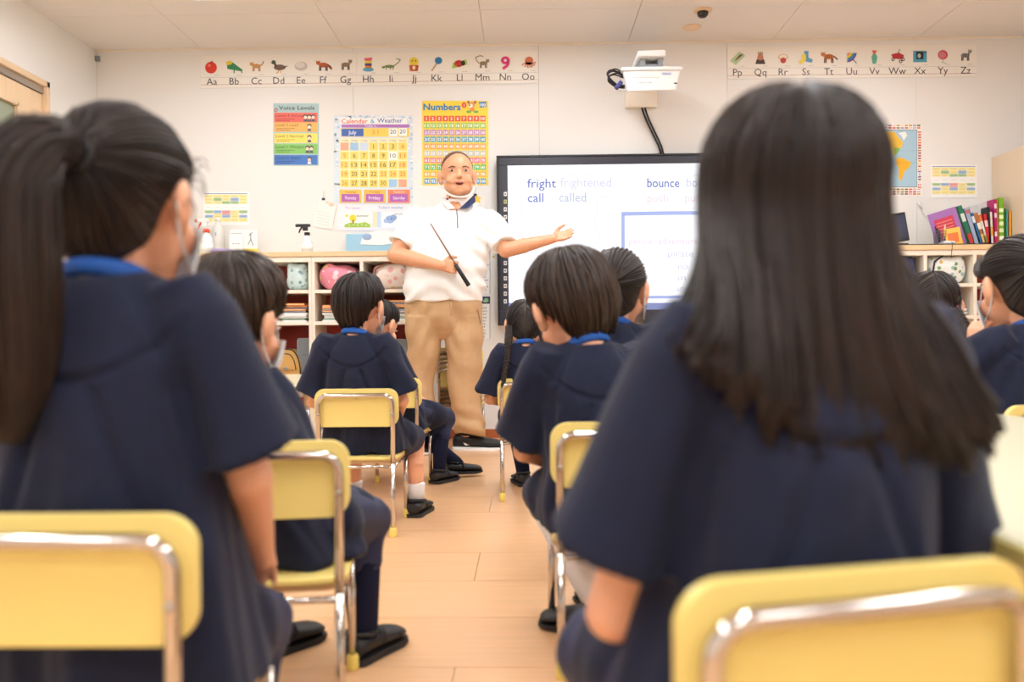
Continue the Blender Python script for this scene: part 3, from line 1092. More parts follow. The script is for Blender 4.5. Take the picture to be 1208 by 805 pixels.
def picture(S, ch, x, y):
    L = F
    if ch == 'A':
        S.disc(x, y, 7, 7, L((224, 58, 40)), 2).disc(x - 2, y - 2.5, 2, 1.6, L((240, 130, 110)), 3).line([(x, y - 5), (x + 1.5, y - 8)], 1, L((90, 60, 40)), 3)
    elif ch == 'B':
        S.poly([(x - 9, y - 4), (x - 2, y - 6), (x + 10, y + 3), (x + 9, y + 5), (x - 8, y + 2)], L((50, 140, 90)), 2)
        S.poly([(x - 10, y - 6), (x - 4, y - 8), (x - 2, y - 4), (x - 8, y - 2)], L((232, 206, 50)), 3).line([(x, y + 3), (x, y + 7)], 1.2, L((40, 110, 70)), 2).line([(x + 9, y + 4), (x + 9, y + 7)], 1.2, L((40, 110, 70)), 2)
    elif ch == 'C':
        animal(S, x, y - 1, (214, 160, 96), (190, 136, 80), 1.4, -1)
    elif ch == 'D':
        S.disc(x + 1, y + 1, 7, 3.4, L((120, 92, 70)), 2).disc(x - 6, y - 5, 2.6, 2.4, L((74, 84, 60)), 3).line([(x - 5, y - 4), (x - 3, y)], 2.6, L((96, 70, 54)), 2)
        S.poly([(x - 8, y - 5), (x - 11, y - 4), (x - 8, y - 3.6)], L((220, 170, 60)), 3).poly([(x + 6, y), (x + 11, y - 1), (x + 7, y + 2)], L((84, 66, 54)), 3).line([(x, y + 4), (x - 1, y + 7.5), (x - 3, y + 7.5)], 1, L((224, 160, 70)), 2).line([(x + 2, y + 4), (x + 2, y + 7.5)], 1, L((224, 160, 70)), 2)
    elif ch == 'E':
        S.disc(x, y, 7.6, 5.4, L((206, 200, 192)), 2).disc(x - 1, y - 1.4, 5.6, 3.4, L((230, 226, 220)), 3)
    elif ch == 'F':
        animal(S, x, y - 1, (196, 96, 50), (54, 40, 36), -0.8, -1, 1.1)
        S.line([(x + 5, y - 1), (x + 10, y + 4)], 2.6, L((190, 92, 50)), 2)
    elif ch == 'G':
        animal(S, x, y - 1, (150, 126, 100), (60, 50, 46), 0, 1, 1.0, neck=1.5)
    elif ch == 'H':
        S.poly([(x - 5, y - 8), (x + 5, y - 9), (x + 4, y - 5), (x - 4, y - 5)], L((232, 96, 120)), 2)
        for k, c in enumerate(((226, 206, 70), (90, 60, 130), (236, 150, 60))):
            S.rect(x - 4, y - 5 + k * 3, x + 4, y - 2 + k * 3, L(c), 2)
        S.disc(x, y + 5.4, 6.6, 2.4, L((90, 170, 210)), 2)
    elif ch == 'I':
        S.disc(x - 2, y + 2, 6, 1.8, L((124, 146, 80)), 2).disc(x - 9, y + 3, 2.2, 1.4, L((124, 146, 80)), 2)
        S.line([(x + 3, y + 1.5), (x + 8, y - 2), (x + 11, y - 6), (x + 6, y - 7)], 1.1, L((124, 146, 80)), 2)
        for dx in (-5, 0, 3):
            S.line([(x + dx, y + 2), (x + dx - 1, y + 6)], 1, L((110, 130, 70)), 2)
    elif ch == 'J':
        S.disc(x, y - 3, 5.4, 5.4, L((240, 214, 60)), 2).poly([(x - 5.6, y + 1), (x + 5.6, y + 1), (x + 4.6, y + 8), (x - 4.6, y + 8)], L((196, 88, 60)), 3).rect(x - 1.6, y + 2, x + 1.6, y + 6, L((250, 230, 200)), 4)
        S.disc(x - 2, y - 4, .8, .8, INKB, 3).disc(x + 2, y - 4, .8, .8, INKB, 3)
    elif ch == 'K':
        S.disc(x + 2, y - 4, 4.4, 4.2, L((50, 130, 190)), 3).line([(x + 1, y - 2), (x - 6, y + 8)], 1.8, L((196, 160, 120)), 2)
    elif ch == 'L':
        S.poly([(x - 9, y + 6), (x - 8, y - 1), (x + 8, y - 5), (x + 9, y + 1)], L((170, 206, 80)), 2).disc(x - 1, y, 5.4, 4.2, L((206, 60, 44)), 3).disc(x + 4, y - .5, 2.6, 3, L((40, 32, 32)), 4)
        for dx, dy in ((-3, -1), (-1, 2), (0, -2)):
            S.disc(x + dx, y + dy, .9, .9, L((40, 30, 30)), 4)
    elif ch == 'M':
        animal(S, x + 1, y, (150, 128, 96), (130, 108, 80), 0, 1, 0.9, neck=0.8)
        S.line([(x - 4, y), (x - 7, y - 3), (x - 8, y - 7), (x - 3, y - 9), (x + 1, y - 8)], 1, L((140, 118, 90)), 2)
    elif ch == 'N':
        S.disc(x, y - 3, 5.4, 4.8, L((230, 56, 130)), 2).disc(x, y - 3, 1.6, 1.6, PAPR, 3).line([(x + 3.6, y - 1), (x + 2.4, y + 3), (x - 3, y + 7)], 3.4, L((230, 56, 130)), 2)
    elif ch == 'O':
        S.disc(x + 1, y - 2, 5, 5, L((206, 110, 70)), 2)
        for k in range(6):
            a = 0.3 + k * 0.52
            S.line([(x, y), (x - 6 * math.cos(a), y + 5 * math.sin(a)), (x - 9 * math.cos(a + .3), y + 6 * math.sin(a + .3))], 1.5, L((214, 124, 84)), 2)
    elif ch == 'P':
        S.poly([(x - 9, y + 3), (x + 2, y - 8), (x + 9, y - 3), (x - 2, y + 8)], L((188, 214, 170)), 2)
        for k in range(4):
            S.line([(x - 3 + k * 1.6, y + 3 - k * 1.2), (x + 3 + k * 1.2, y - 4 - k * .4)], 1, L(((200, 50, 50), (60, 60, 60), (220, 190, 60), (60, 100, 160))[k]), 3)
    elif ch == 'Q':
        S.poly([(x - 6, y + 7), (x + 6, y + 7), (x + 4, y + 1), (x - 4, y + 1)], L((70, 50, 46)), 2).disc(x, y - 1, 3.6, 3.8, L((196, 130, 100)), 3).poly([(x - 3, y - 4), (x - 3, y - 8), (x - 1, y - 6), (x, y - 9), (x + 1, y - 6), (x + 3, y - 8), (x + 3, y - 4)], L((176, 150, 110)), 3)
    elif ch == 'R':
        S.disc(x, y - 1, 6, 3.6, L((226, 190, 150)), 2).disc(x, y - 1.2, 4.6, 2.4, PAPR, 3).disc(x, y + 3, 3.4, 3.4, L((196, 60, 52)), 4)
    elif ch == 'S':
        S.poly([(x - 2, y - 8), (x + 3, y - 8), (x + 3, y), (x + 8, y + 2), (x + 7, y + 6), (x - 2, y + 4)], L((100, 170, 210)), 2).poly([(x - 5, y - 4), (x, y - 4), (x, y + 3), (x - 6, y + 8), (x - 9, y + 5), (x - 5, y + 2)], L((236, 216, 80)), 3)
    elif ch == 'T':
        animal(S, x, y - 1, (206, 128, 66), (110, 70, 44), -0.9, -1, 1.2)
        for dx in (-3, -1, 1, 3):
            S.line([(x + dx, y - 3), (x + dx, y + 1)], .7, L((70, 46, 36)), 3)
    elif ch == 'U':
        for k, c in enumerate(((120, 70, 160), (60, 110, 200), (80, 170, 90), (236, 210, 70), (236, 140, 60), (214, 50, 50))):
            r = 12 - k * 1.8
            S.disc(x - 6, y - 6, r, r, L(c), 2 + k, 10, 0, 90)
        S.line([(x + 1, y + 2), (x + 6, y + 7)], 1, INKB, 2)
    elif ch == 'V':
        S.poly([(x - 3, y - 8), (x + 3, y - 8), (x + 1.4, y - 4), (x - 1.4, y - 4)], L((236, 110, 70)), 2).poly([(x - 1.6, y - 4), (x + 1.6, y - 4), (x + 3.6, y), (x + 2, y + 8), (x - 2, y + 8), (x - 3.6, y)], L((100, 186, 160)), 2)
    elif ch == 'W':
        S.poly([(x - 7, y - 3), (x + 2, y - 5), (x + 8, y - 2), (x + 7, y + 3), (x - 5, y + 2)], L((190, 50, 56)), 2).line([(x + 1, y - 4), (x + 3, y - 9)], .8, INKB, 2)
        for dx, dy in ((-5, 3), (4, 5.5), (7, 3)):
            S.disc(x + dx, y + dy, 2, 2, L((70, 66, 64)), 3).disc(x + dx, y + dy, 1, 1, PAPR, 4)
    elif ch == 'X':
        S.rect(x - 8, y - 7, x + 8, y + 6.5, L((84, 170, 200)), 2).rect(x - 4.4, y - 6, x + 4, y + 3, L((34, 36, 40)), 3).disc(x - 1, y - 1, 2, 2.6, L((190, 196, 200)), 4).rect(x + 5, y - 5.6, x + 7, y - 4, L((40, 60, 80)), 3)
    elif ch == 'Y':
        S.disc(x, y - 2, 5.8, 5.6, L((220, 66, 72)), 2).disc(x - .6, y - 1.8, 4.2, 4, L((206, 130, 140)), 3).line([(x + 1, y + 4), (x - 1, y + 7), (x + 4, y + 8)], .6, L((120, 170, 130)), 2)
    elif ch == 'Z':
        animal(S, x - .5, y - 1, (150, 148, 146), (70, 68, 68), 0, 1, 1.0, neck=2.4)
        for dx in (-3, -1, 1, 3):
            S.line([(x + dx, y - 3.4), (x + dx + .4, y + 1)], .8, L((66, 64, 64)), 3)


def alphabet(label, letters, x0, x1, ytl, h, yslope):
    y_at = lambda x: ytl + (x - x0) * yslope
    S = Sheet(YPO)
    S.mb.use(PAPR)
    q = [S.w(x0, y_at(x0)), S.w(x1, y_at(x1)), S.w(x1, y_at(x1) + h), S.w(x0, y_at(x0) + h)]
    i = S.mb.add(q + [p + Vector((0, 0.0015, 0)) for p in q])
    for f_ in ((0, 1, 2, 3), (7, 6, 5, 4), (0, 4, 5, 1), (1, 5, 6, 2), (2, 6, 7, 3), (3, 7, 4, 0)):
        S.mb.face([i + k for k in f_])
    root = thing('alphabet_strip', label, 'wall chart', ((q[0].x + q[1].x) / 2, YPO, q[3].z))
    wparent(S.done('strip_sheet'), root)
    S = Sheet(YPO)
    for fy, c in ((0.66, (206, 206, 212)), (0.88, (190, 150, 150)), (0.985, (206, 206, 212))):
        S.line([(x0, y_at(x0) + h * fy), (x1, y_at(x1) + h * fy)], 0.5, F(c))
    for ch, x in letters:
        S.text(ch + ch.lower(), x, y_at(x) + h * 0.885, 8.0, INKB, 2, align='C')
        S.line([(x + 3, y_at(x) + h * 0.6), (x + 9, y_at(x) + h * 0.6)], 0.35, F((170, 166, 160)))
    wparent(S.done('lettering'), root)
    for ch, x in letters:
        S = Sheet(YPO)
        picture(S, ch, x - (0 if ch not in 'A' else 1), y_at(x) + h * 0.36)
        wparent(S.done('picture'), root)


XS = lambda s, a, d: [(c, a + k * d) for k, c in enumerate(s)]
alphabet('white alphabet strip running Aa to Gg with apple, bed and cat pictures', XS('ABCDEFG', 250, 26.3), 237, 420.5, 66, 39, -0.0155)
alphabet('white alphabet strip running Hh to Oo with hat, monkey and octopus pictures', XS('HIJKLMNO', 434.5, 26.95), 420.8, 634, 63, 39, -0.0155)
alphabet('white alphabet strip running Pp to Zz with vase, wagon and zebra pictures', XS('PQRSTUVWXYZ', 870, 26.9), 858, 1152, 55, 39, -0.009)

# voice level chart
root = thing('voice_level_poster', 'poster of five coloured bars headed Voice Levels', 'poster', tuple(P(349, 195, YPO)))
S = Sheet(YPO).base(322.5, 122, 376, 195.5, F((168, 196, 196)))
wparent(S.done('poster_sheet'), root)
S = Sheet(YPO)
S.text('Voice Levels', 329, 129.5, 4.4, INKB, 2, width=42, bold=0.01)
S.disc(325.6, 130, 2.2, 2.2, F((150, 90, 130)), 2).disc(325.6, 130.2, 1.3, 1.3, F((240, 170, 140)), 3)
wparent(S.done('lettering'), root)
for k, (t_, c, d) in enumerate((('Level 4 Strong', (238, 96, 78), 133), ('Level 3 Loud', (246, 178, 84), 144.2), ('Level 2 Normal', (250, 224, 96), 157.4), ('Level 1 Whisper', (132, 196, 92), 170), ('Level 0 Silent', (62, 116, 194), 183))):
    S = Sheet(YPO)
    S.rect(323.6, d, 374.6, d + 11.4, F(c), 1)
    dk = F(tuple(int(v * 0.45) for v in c))
    S.text(t_, 325.5, d + 5, 3.4, dk, 2, width=(33, 26, 32, 34, 29)[k])
    S.line([(326, d + 7.6), (348, d + 7.6)], 0.5, dk, 2).line([(326, d + 9.4), (342, d + 9.4)], 0.5, dk, 2)
    for j in range((3, 1, 1, 2, 1)[k]):
        hx = 365 + (j - ((3, 1, 1, 2, 1)[k] - 1) / 2) * 4.6
        S.disc(hx, d + 4.4, 2.6, 2.4, F((60, 46, 44)), 2).disc(hx, d + 5.6, 2.0, 1.9, F((246, 214, 190)), 3)
        S.poly([(hx - 2.4, d + 10.6), (hx - 1.6, d + 7.6), (hx + 1.6, d + 7.6), (hx + 2.4, d + 10.6)], F((84, 80, 90) if k < 4 else (236, 236, 240)), 2)
    wparent(S.done('level_bar'), root)

# calendar
root = thing('calendar_poster', 'yellow and white calendar chart for July headed Calendar & Weather', 'poster', tuple(P(440, 244, YPO)))
S = Sheet(YPO)
S.base(394, 136.5, 486.5, 240.6, F((216, 228, 240)))
wparent(S.done('poster_sheet'), root)
S = Sheet(YPO)
rnd = random.Random(4)
for k in range(70):
    e = rnd.random()
    x, y = (394.8 + rnd.random() * 5, 137 + rnd.random() * 104) if e < .4 else (482 + rnd.random() * 4, 137 + rnd.random() * 100) if e < .8 else (396 + rnd.random() * 88, 137 + rnd.random() * 2)
    S.disc(x, y, 1.6, 1.1, F(((250, 250, 252), (170, 204, 232), (236, 240, 246))[k % 3]), 1)
S.rect(401, 139, 480, 146.5, F((250, 248, 244)), 1)
S.rect(401, 163, 481, 221, F((250, 238, 190)), 1)
wparent(S.done('cloud_border'), root)
S = Sheet(YPO)
S.text('Calendar', 402.8, 145.6, 5.2, F((226, 92, 70)), 2, width=31, bold=0.012)
S.text('&', 437, 145.4, 4.8, F((110, 180, 214)), 2, width=5, bold=0.012)
S.text('Weather', 445, 144.8, 5.2, F((92, 120, 190)), 2, width=30, bold=0.012)
S.rect(403, 147, 483, 150.6, F((176, 112, 190)), 2)
S.text('Today is...', 430, 150, 2.6, F((250, 246, 250)), 3, width=16)
S.rect(402, 151.2, 483, 161.5, F((250, 212, 92)), 2)
S.rect(403, 152, 429, 161, F((62, 100, 180)), 3).text('July', 411, 158.6, 4.6, F((236, 240, 250)), 4, width=9.5, bold=0.01)
S.text('31', 438.5, 158.6, 4.8, F((238, 150, 80)), 4, width=8)
S.rect(458.6, 151.6, 469.4, 160.8, F((250, 250, 248)), 3).rect(470.6, 151.4, 480, 160.4, F((250, 250, 248)), 3)
S.text('20', 460.4, 158, 4.8, INKB, 4, width=7).text('20', 471.6, 157.6, 4.8, INKB, 4, width=7)
for k, d in enumerate(('Sunday', 'Monday', 'Tuesday', 'Wednesday', 'Thursday', 'Friday', 'Saturday')):
    S.text(d, 406.8 + k * 11.35, 166.6, 1.8, F((120, 140, 190) if k < 6 else (226, 110, 80)), 3, width=8, align='C')
wparent(S.done('heading'), root)
n = -3
for r in range(5):
    for k in range(7):
        n += 1
        x, y = 406.6 + k * 11.4, 173 + r * 10.8
        S = Sheet(YPO)
        if 1 <= n <= 30:
            S.rect(x - 4.8, y - 4.6, x + 4.8, y + 4.6, F((250, 218, 106) if n not in (10,) else (252, 250, 240)), 2)
            S.text(str(n), x, y + 2.5, 5.0, F((236, 128, 70) if (k in (0, 6) or n in (23, 24)) else (96, 84, 60)), 4, width=6.6 if n > 9 else None, align='C')
            wparent(S.done('date_card'), root)
        else:
            c = (246, 170, 140) if k in (0, 6) else (160, 200, 232) if k != 2 else (206, 222, 240)
            S.rect(x - 4.8, y - 4.6, x + 4.8, y + 4.6, F(c), 2)
            wparent(S.done('blank_square'), root)
for k, (a, b, c) in enumerate((('Yesterday', 'Thursday', (246, 196, 84)), ('Today', 'Friday', (248, 190, 80)), ('Tomorrow', 'Saturday', (244, 138, 92)))):
    x = 413 + k * 28.6
    S = Sheet(YPO)
    S.rect(x - 12.5, 223.8, x + 13.5, 239.5, F(c), 2)
    S.text(a, x + .5, 227.8, 2.4, F((150, 90, 50) if k < 2 else (250, 240, 230)), 3, width=13, align='C')
    S.rect(x - 10, 229, x + 11, 238.2, F((176, 96, 180)), 3)
    S.text(b, x + .5, 235.4, 3.6, F((246, 232, 246)), 4, width=14, align='C', bold=0.01)
    wparent(S.done('day_card'), root)

root = thing('season_weather_poster', 'pale chart with summer picture card below the calendar', 'poster', tuple(P(436, 272, YPO)))
S = Sheet(YPO).base(398, 241, 484, 272.5, F((236, 236, 242)))
wparent(S.done('poster_sheet'), root)
S = Sheet(YPO)
S.text('The season', 407, 246.8, 3.0, F((196, 160, 206)), 2, width=18).text("Today's weather", 446, 246.4, 3.2, F((120, 150, 206)), 2, width=30)
wparent(S.done('lettering'), root)
for a_, b_, c_ in ((440, 445, (248, 226, 190)), (445, 449, (196, 222, 244))):
    S = Sheet(YPO)
    S.rect(a_, 250, b_, 268, F(c_), 1)
    wparent(S.done('colour_strip'), root)
S = Sheet(YPO)
S.rect(405.5, 251, 438, 269, F((250, 248, 240)), 1)
S.poly([(406.5, 268.4), (406.5, 265), (414, 262.5), (424, 263.5), (431, 262), (437, 265), (437, 268.4)], F((166, 200, 80)), 2)
S.line([(416.6, 264), (416.6, 259)], 1.6, F((190, 120, 70)), 3).disc(416.4, 257.6, 4.2, 4.2, F((244, 222, 60)), 3).disc(409, 254.6, 1.6, 1.6, F((250, 214, 70)), 3)
S.text('summer', 421, 256, 3.0, F((96, 96, 110)), 3, width=14)
for k in range(5):
    S.disc(412 + k * 5, 266 - (k % 2), .6, .6, F((250, 246, 220)), 4)
wparent(S.done('summer_card'), root)
S = Sheet(YPO)
S.rect(450.5, 250, 479, 268.5, F((246, 246, 250)), 1)
S.disc(460, 259, 5.6, 4.6, F((158, 182, 222)), 2).disc(464, 257, 4.2, 3.6, F((140, 168, 214)), 3).disc(455.6, 260.6, 3, 2.6, F((170, 192, 228)), 3)
S.text('cloudy', 465, 253.6, 2.6, F((90, 100, 130)), 3, width=11)
for dx in (-2, 2):
    S.disc(460 + dx, 258.6, .6, .8, INKB, 4)
wparent(S.done('weather_card'), root)

# numbers poster
root = thing('numbers_poster', 'yellow Numbers poster with ten rows of coloured number squares', 'poster', tuple(P(537, 218, YPO)))
S = Sheet(YPO).base(498, 119, 576, 218.5, F((250, 218, 70)))
wparent(S.done('poster_sheet'), root)
S = Sheet(YPO)
S.text('Numbers', 499.4, 130, 7.6, F((44, 130, 190)), 2, width=44, bold=0.03)
S.disc(547.5, 124.2, 2.9, 3.6, F((236, 90, 62)), 2).text('1', 547.5, 126.4, 3.8, F((252, 240, 230)), 3, align='C')
S.poly([(564.6, 120.4), (573.6, 119.8), (574, 126), (566, 127.4)], F((70, 140, 200)), 2).text('100', 569.4, 125.6, 3.4, F((250, 250, 252)), 3, width=7, align='C', bold=0.02)
# small puppy face
S.disc(556.5, 124, 4.0, 3.8, F((226, 166, 106)), 2).disc(555.4, 125, 2.4, 2.2, F((246, 236, 226)), 3).disc(554, 124.4, .9, .7, INKB, 4)
S.disc(552.6, 120.8, 1.6, 2.0, F((190, 120, 70)), 3).disc(560.4, 120.8, 1.6, 2.0, F((190, 120, 70)), 3)
S.disc(553, 132, 3.0, 1.6, F((110, 180, 90)), 2).disc(561.6, 132, 3.0, 1.6, F((110, 180, 90)), 2).disc(557, 129.6, 3, 2.2, F((238, 150, 70)), 2)
wparent(S.done('heading'), root)
RC = [(236, 98, 70), (160, 204, 100), (190, 140, 200), (70, 166, 200), (238, 170, 110), (200, 206, 208), (240, 120, 160), (92, 190, 120), (246, 178, 104), (84, 166, 216)]
for r in range(10):
    S = Sheet(YPO)
    y = 140 + r * 8.2
    for k in range(10):
        x = 503.2 + k * 7.36 + r * 0.06
        S.rect(x - 3.2, y - 3.3, x + 3.2, y + 3.3, F(RC[r]), 1)
        S.text(str(r * 10 + k + 1), x, y + 1.8, 3.4, F((252, 250, 248)), 2, align='C', width=(None if r * 10 + k < 9 else 4.6 if r * 10 + k < 99 else 5.6), bold=0.02)
    wparent(S.done('number_row'), root)


def timetable(label, x0, y0, x1, y1):
    root = thing('timetable_sheet', label, 'timetable', tuple(P((x0 + x1) / 2, y1, YPO)))
    S = Sheet(YPO).base(x0 - 1.5, y0 - 1.5, x1 + 2, y1 + 4, F((248, 248, 246)))
    wparent(S.done('paper_sheet'), root)
    S = Sheet(YPO)
    wd, h = (x1 - x0) / 5, y1 - y0
    S.rect(x0, y0, x1, y0 + 1.0, F((140, 150, 196)), 1)
    Yl, Gr, Bl, Rd, Wh = (248, 234, 160), (170, 204, 150), (160, 190, 228), (240, 170, 170), (250, 250, 248)
    rowsc = [(0.05, .16, [Yl, Yl, Yl, Yl, Yl]), (.16, .28, [Yl, Gr, Yl, Bl, Yl]), (.28, .38, [Yl, Yl, Gr, Gr, Yl]), (.38, .6, [Wh] * 5), (.6, .7, [Gr, Bl, Rd, Yl, Gr]), (.7, .76, [Wh, Yl, Rd, Yl, Wh]), (.76, .86, [Bl, Yl, Bl, Yl, Bl]), (.86, 1.0, [Yl] * 5)]
    for a, b, cs in rowsc:
        for k, c in enumerate(cs):
            S.rect(x0 + k * wd + .25, y0 + h * a, x0 + (k + 1) * wd - .25, y0 + h * b - .3, F(c), 1)
            S.line([(x0 + k * wd + 2, y0 + h * (a + b) / 2), (x0 + (k + 1) * wd - 2, y0 + h * (a + b) / 2)], .35, F(tuple(int(v * .82) for v in c)), 2)
    wparent(S.done('lesson_grid'), root)


timetable('pastel weekly timetable sheet above the red-topped spray bottle', 241.5, 228, 292, 262)
timetable('pastel weekly timetable sheet above the row of books', 1099.5, 196, 1150.5, 229.5)

# world map
root = thing('world_map_poster', 'world map poster framed by rows of small flags', 'poster', tuple(P(1035, 230, YPO)))
S = Sheet(YPO).base(976, 147, 1087.5, 231, F((248, 244, 240)))
wparent(S.done('poster_sheet'), root)
S = Sheet(YPO)
S.rect(982, 153, 1082, 221, F((96, 110, 130)), 1).rect(982.6, 153.6, 1081.4, 220.4, F((172, 206, 224)), 2)
S.poly([(1049, 155), (1056, 156), (1058, 160), (1065, 168), (1064, 173), (1058, 180), (1054, 184), (1050, 176), (1044, 168), (1040, 158)], F((244, 196, 70)), 3)
S.poly([(1054, 174), (1062, 175), (1059, 180), (1055, 184)], F((140, 190, 90)), 4)
S.poly([(1059, 157), (1068, 155.6), (1070, 160), (1066, 166), (1063, 160)], F((246, 246, 246)), 3)
S.poly([(1058, 186), (1066, 187), (1075, 192), (1072, 198), (1067, 202), (1063, 214), (1060, 210), (1060, 198), (1056, 192)], F((246, 186, 50)), 3)
S.poly([(986, 164), (1000, 157), (1020, 158), (1032, 164), (1024, 176), (1014, 186), (1004, 180), (994, 176)], F((206, 150, 110)), 3)
S.poly([(988, 180), (998, 180), (1002, 190), (996, 204), (990, 198)], F((226, 190, 90)), 3)
S.poly([(1022, 198), (1034, 196), (1036, 206), (1024, 208)], F((230, 140, 90)), 3)
S.line([(982.6, 178), (1081.4, 178)], .3, F((140, 170, 190)), 3).line([(982.6, 192), (1081.4, 192)], .3, F((140, 170, 190)), 3)
wparent(S.done('map_print'), root)
S = Sheet(YPO)
FC = [(214, 60, 50), (240, 190, 70), (70, 120, 80), (70, 90, 160), (236, 120, 90), (160, 90, 70), (240, 240, 240)]
k = 0
for y in (148.2, 151, 223.5, 226.5, 229):
    for j in range(22):
        k += 1
        x = 980 + j * 4.85
        S.rect(x, y - .9, x + 3.8, y + .9, F(rnd.choice(FC)), 1)
        S.rect(x, y - .3, x + 3.8, y + .3, F(rnd.choice(FC)), 2)
for j in range(22):
    y = 156 + j * 3.1
    for x in (977.2, 1083):
        S.rect(x, y - .9, x + 3.6, y + .9, F(rnd.choice(FC)), 1)
        S.rect(x + 1.2, y - .9, x + 2.4, y + .9, F(rnd.choice(FC)), 2)
wparent(S.done('flag_border'), root)


# hanging papers
def hung(label, quad, hook, art):
    root = thing('hanging_note', label, 'note', tuple(P(*quad[3], YPO)))
    S = Sheet(YPO - 0.003)
    S.mb.use(F((246, 242, 236)))
    q = [S.w(*p) for p in quad]
    i = S.mb.add(q + [p + Vector((0, 0.002, 0)) for p in q])
    for f_ in ((0, 1, 2, 3), (7, 6, 5, 4), (0, 4, 5, 1), (1, 5, 6, 2), (2, 6, 7, 3), (3, 7, 4, 0)):
        S.mb.face([i + k for k in f_])
    wparent(S.done('note_sheet'), root)
    S = Sheet(YPO - 0.003)
    art(S)
    wparent(S.done('note_print'), root)
    c = P(hook[0], hook[1], YPO - 0.006)
    wput('clip', MB().box(c, (0.02, 0.012, 0.014)), M['blackp'], root, bevel=0.002)
    wput('clip_wire', MB().tube([c + Vector((0, 0, 0.006)), c + Vector((0.003, 0.003, 0.055))], 0.0015, 6), M['alu'], root)


def art1(S):
    S.disc(391, 241.5, 3.4, 2.4, F((240, 200, 180)), 1).disc(386, 239, 2.4, 1.6, F((244, 210, 190)), 1)
    for k in range(5):
        S.line([(374, 249 + k * 3.6), (389, 252.5 + k * 3.6)], .5, F((206, 206, 206)), 1)


hung('white note hanging from a clip left of the weather chart', [(377, 234.5), (397.5, 240.5), (391, 271.5), (369, 267)], (381.5, 235), art1)


def art2(S):
    S.poly([(556, 233), (560, 232), (562, 229.5), (564, 232), (568, 233), (565.6, 236), (567, 240), (562, 238.4), (558, 240), (559, 236)], F((250, 206, 80)), 1)
    S.line([(555, 242), (568, 243)], .5, F((200, 200, 206)), 1)


hung('small note with a yellow star behind the teacher', [(553, 230.5), (572, 231.5), (571.5, 248), (552.5, 247)], (560.6, 230), art2)

# word lists
for k, (y0, y1, wd) in enumerate(((294.5, 347, ('they', 'because', 'could', 'want', 'when', 'who', 'around', 'from', 'friend', 'very')), (349.5, 400, ('said', 'there', 'were', 'what', 'why', 'is', 'of', 'are', 'was', 'my')))):
    root = thing('word_list_strip', ('upper', 'lower')[k] + ' word list strip with a dark green-leaf header behind the teacher', 'word list', tuple(P(562, y1, YPO)))
    S = Sheet(YPO).base(544, y0, 578.5, y1, F((246, 246, 244)))
    wparent(S.done('paper_sheet'), root)
    S = Sheet(YPO)
    S.rect(544, y0 + .4, 578, y0 + 9, F((52, 58, 84)), 1).rect(552, y0 + 2, 568, y0 + 6.6, F((244, 236, 240)), 2).text('words', 553, y0 + 5.6, 3, F((200, 120, 150)), 3, width=13)
    S.disc(573.6, y0 + 5, 2.8, 2.6, F((140, 190, 150)), 2).disc(571.6, y0 + 6, 1.6, 1.4, F((160, 206, 170)), 3)
    for j, t_ in enumerate(wd):
        S.text(t_, 570.5, y0 + 15 + j * 3.7, 2.4, F((84, 84, 92)), 1, width=len(t_) * 1.7, align='C')
    S.line([(578, y0), (578, y1)], .5, F((90, 90, 96)), 2)
    wparent(S.done('lettering'), root)
c = P(582.5, 303, YPO)
tag(put('wall_magnet', MB().lathe((c.x, YPO + 0.002, c.z), [(0.008, 0), (0.008, 0.004), (0.006, 0.006)], 14, (0, -1, 0)), F((238, 206, 110)), smooth=True), 'small yellow round magnet on the wall beside the word list', 'magnet')

# ================================================================== things on the left counter
YO = 5.42


def at(px, Y=YO):
    return P(px, 290, Y).x


def hgt(py, Y=YO, px=300):
    return P(px, py, Y).z - Z_TOP


zt0 = Z_TOP + 0.0005


def spray(name, label, px, ptop, body, head, grip, Y, w=0.075, flip=-1):
    h = hgt(ptop, Y, px)
    t = thing('spray_bottle', label, 'spray bottle', (at(px, Y), Y, zt0))
    hb = h * 0.58
    put('bottle_body', MB().lathe((0, 0, 0), [(w * .46, 0), (w * .5, 0.006), (w * .5, hb * .55), (w * .42, hb * .78), (w * .22, hb * .95), (w * .2, hb)], 20), body, t, smooth=True)
    put('label', MB().lathe((0, 0, 0), [(w * .505, hb * .12), (w * .505, hb * .5)], 20), M['paper'], t, smooth=True)
    put('collar', MB().lathe((0, 0, 0), [(w * .26, hb), (w * .26, hb + h * .09), (w * .2, hb + h * .1)], 14), grip, t, smooth=True)
    z = hb + h * .1
    mb = MB()
    mb.box((flip * 0.012, 0, z + h * .12), (0.032, 0.022, h * .14))
    mb.box((flip * 0.018, 0, z + h * .22), (0.075, 0.024, h * .09))
    put('spray_head', mb, head, t, bevel=0.004)
    put('nozzle', MB().lathe((flip * 0.055, 0, z + h * .225), [(0.009, 0), (0.011, 0.004), (0.009, 0.018)], 12, (flip, 0, -0.1)), grip, t, smooth=True)
    put('trigger', MB().tube([(flip * 0.03, 0, z + h * .18), (flip * 0.045, 0, z + h * .08), (flip * 0.052, 0, z - h * .02)], [0.006, 0.006, 0.004], 8), grip, t, smooth=True)
    return t


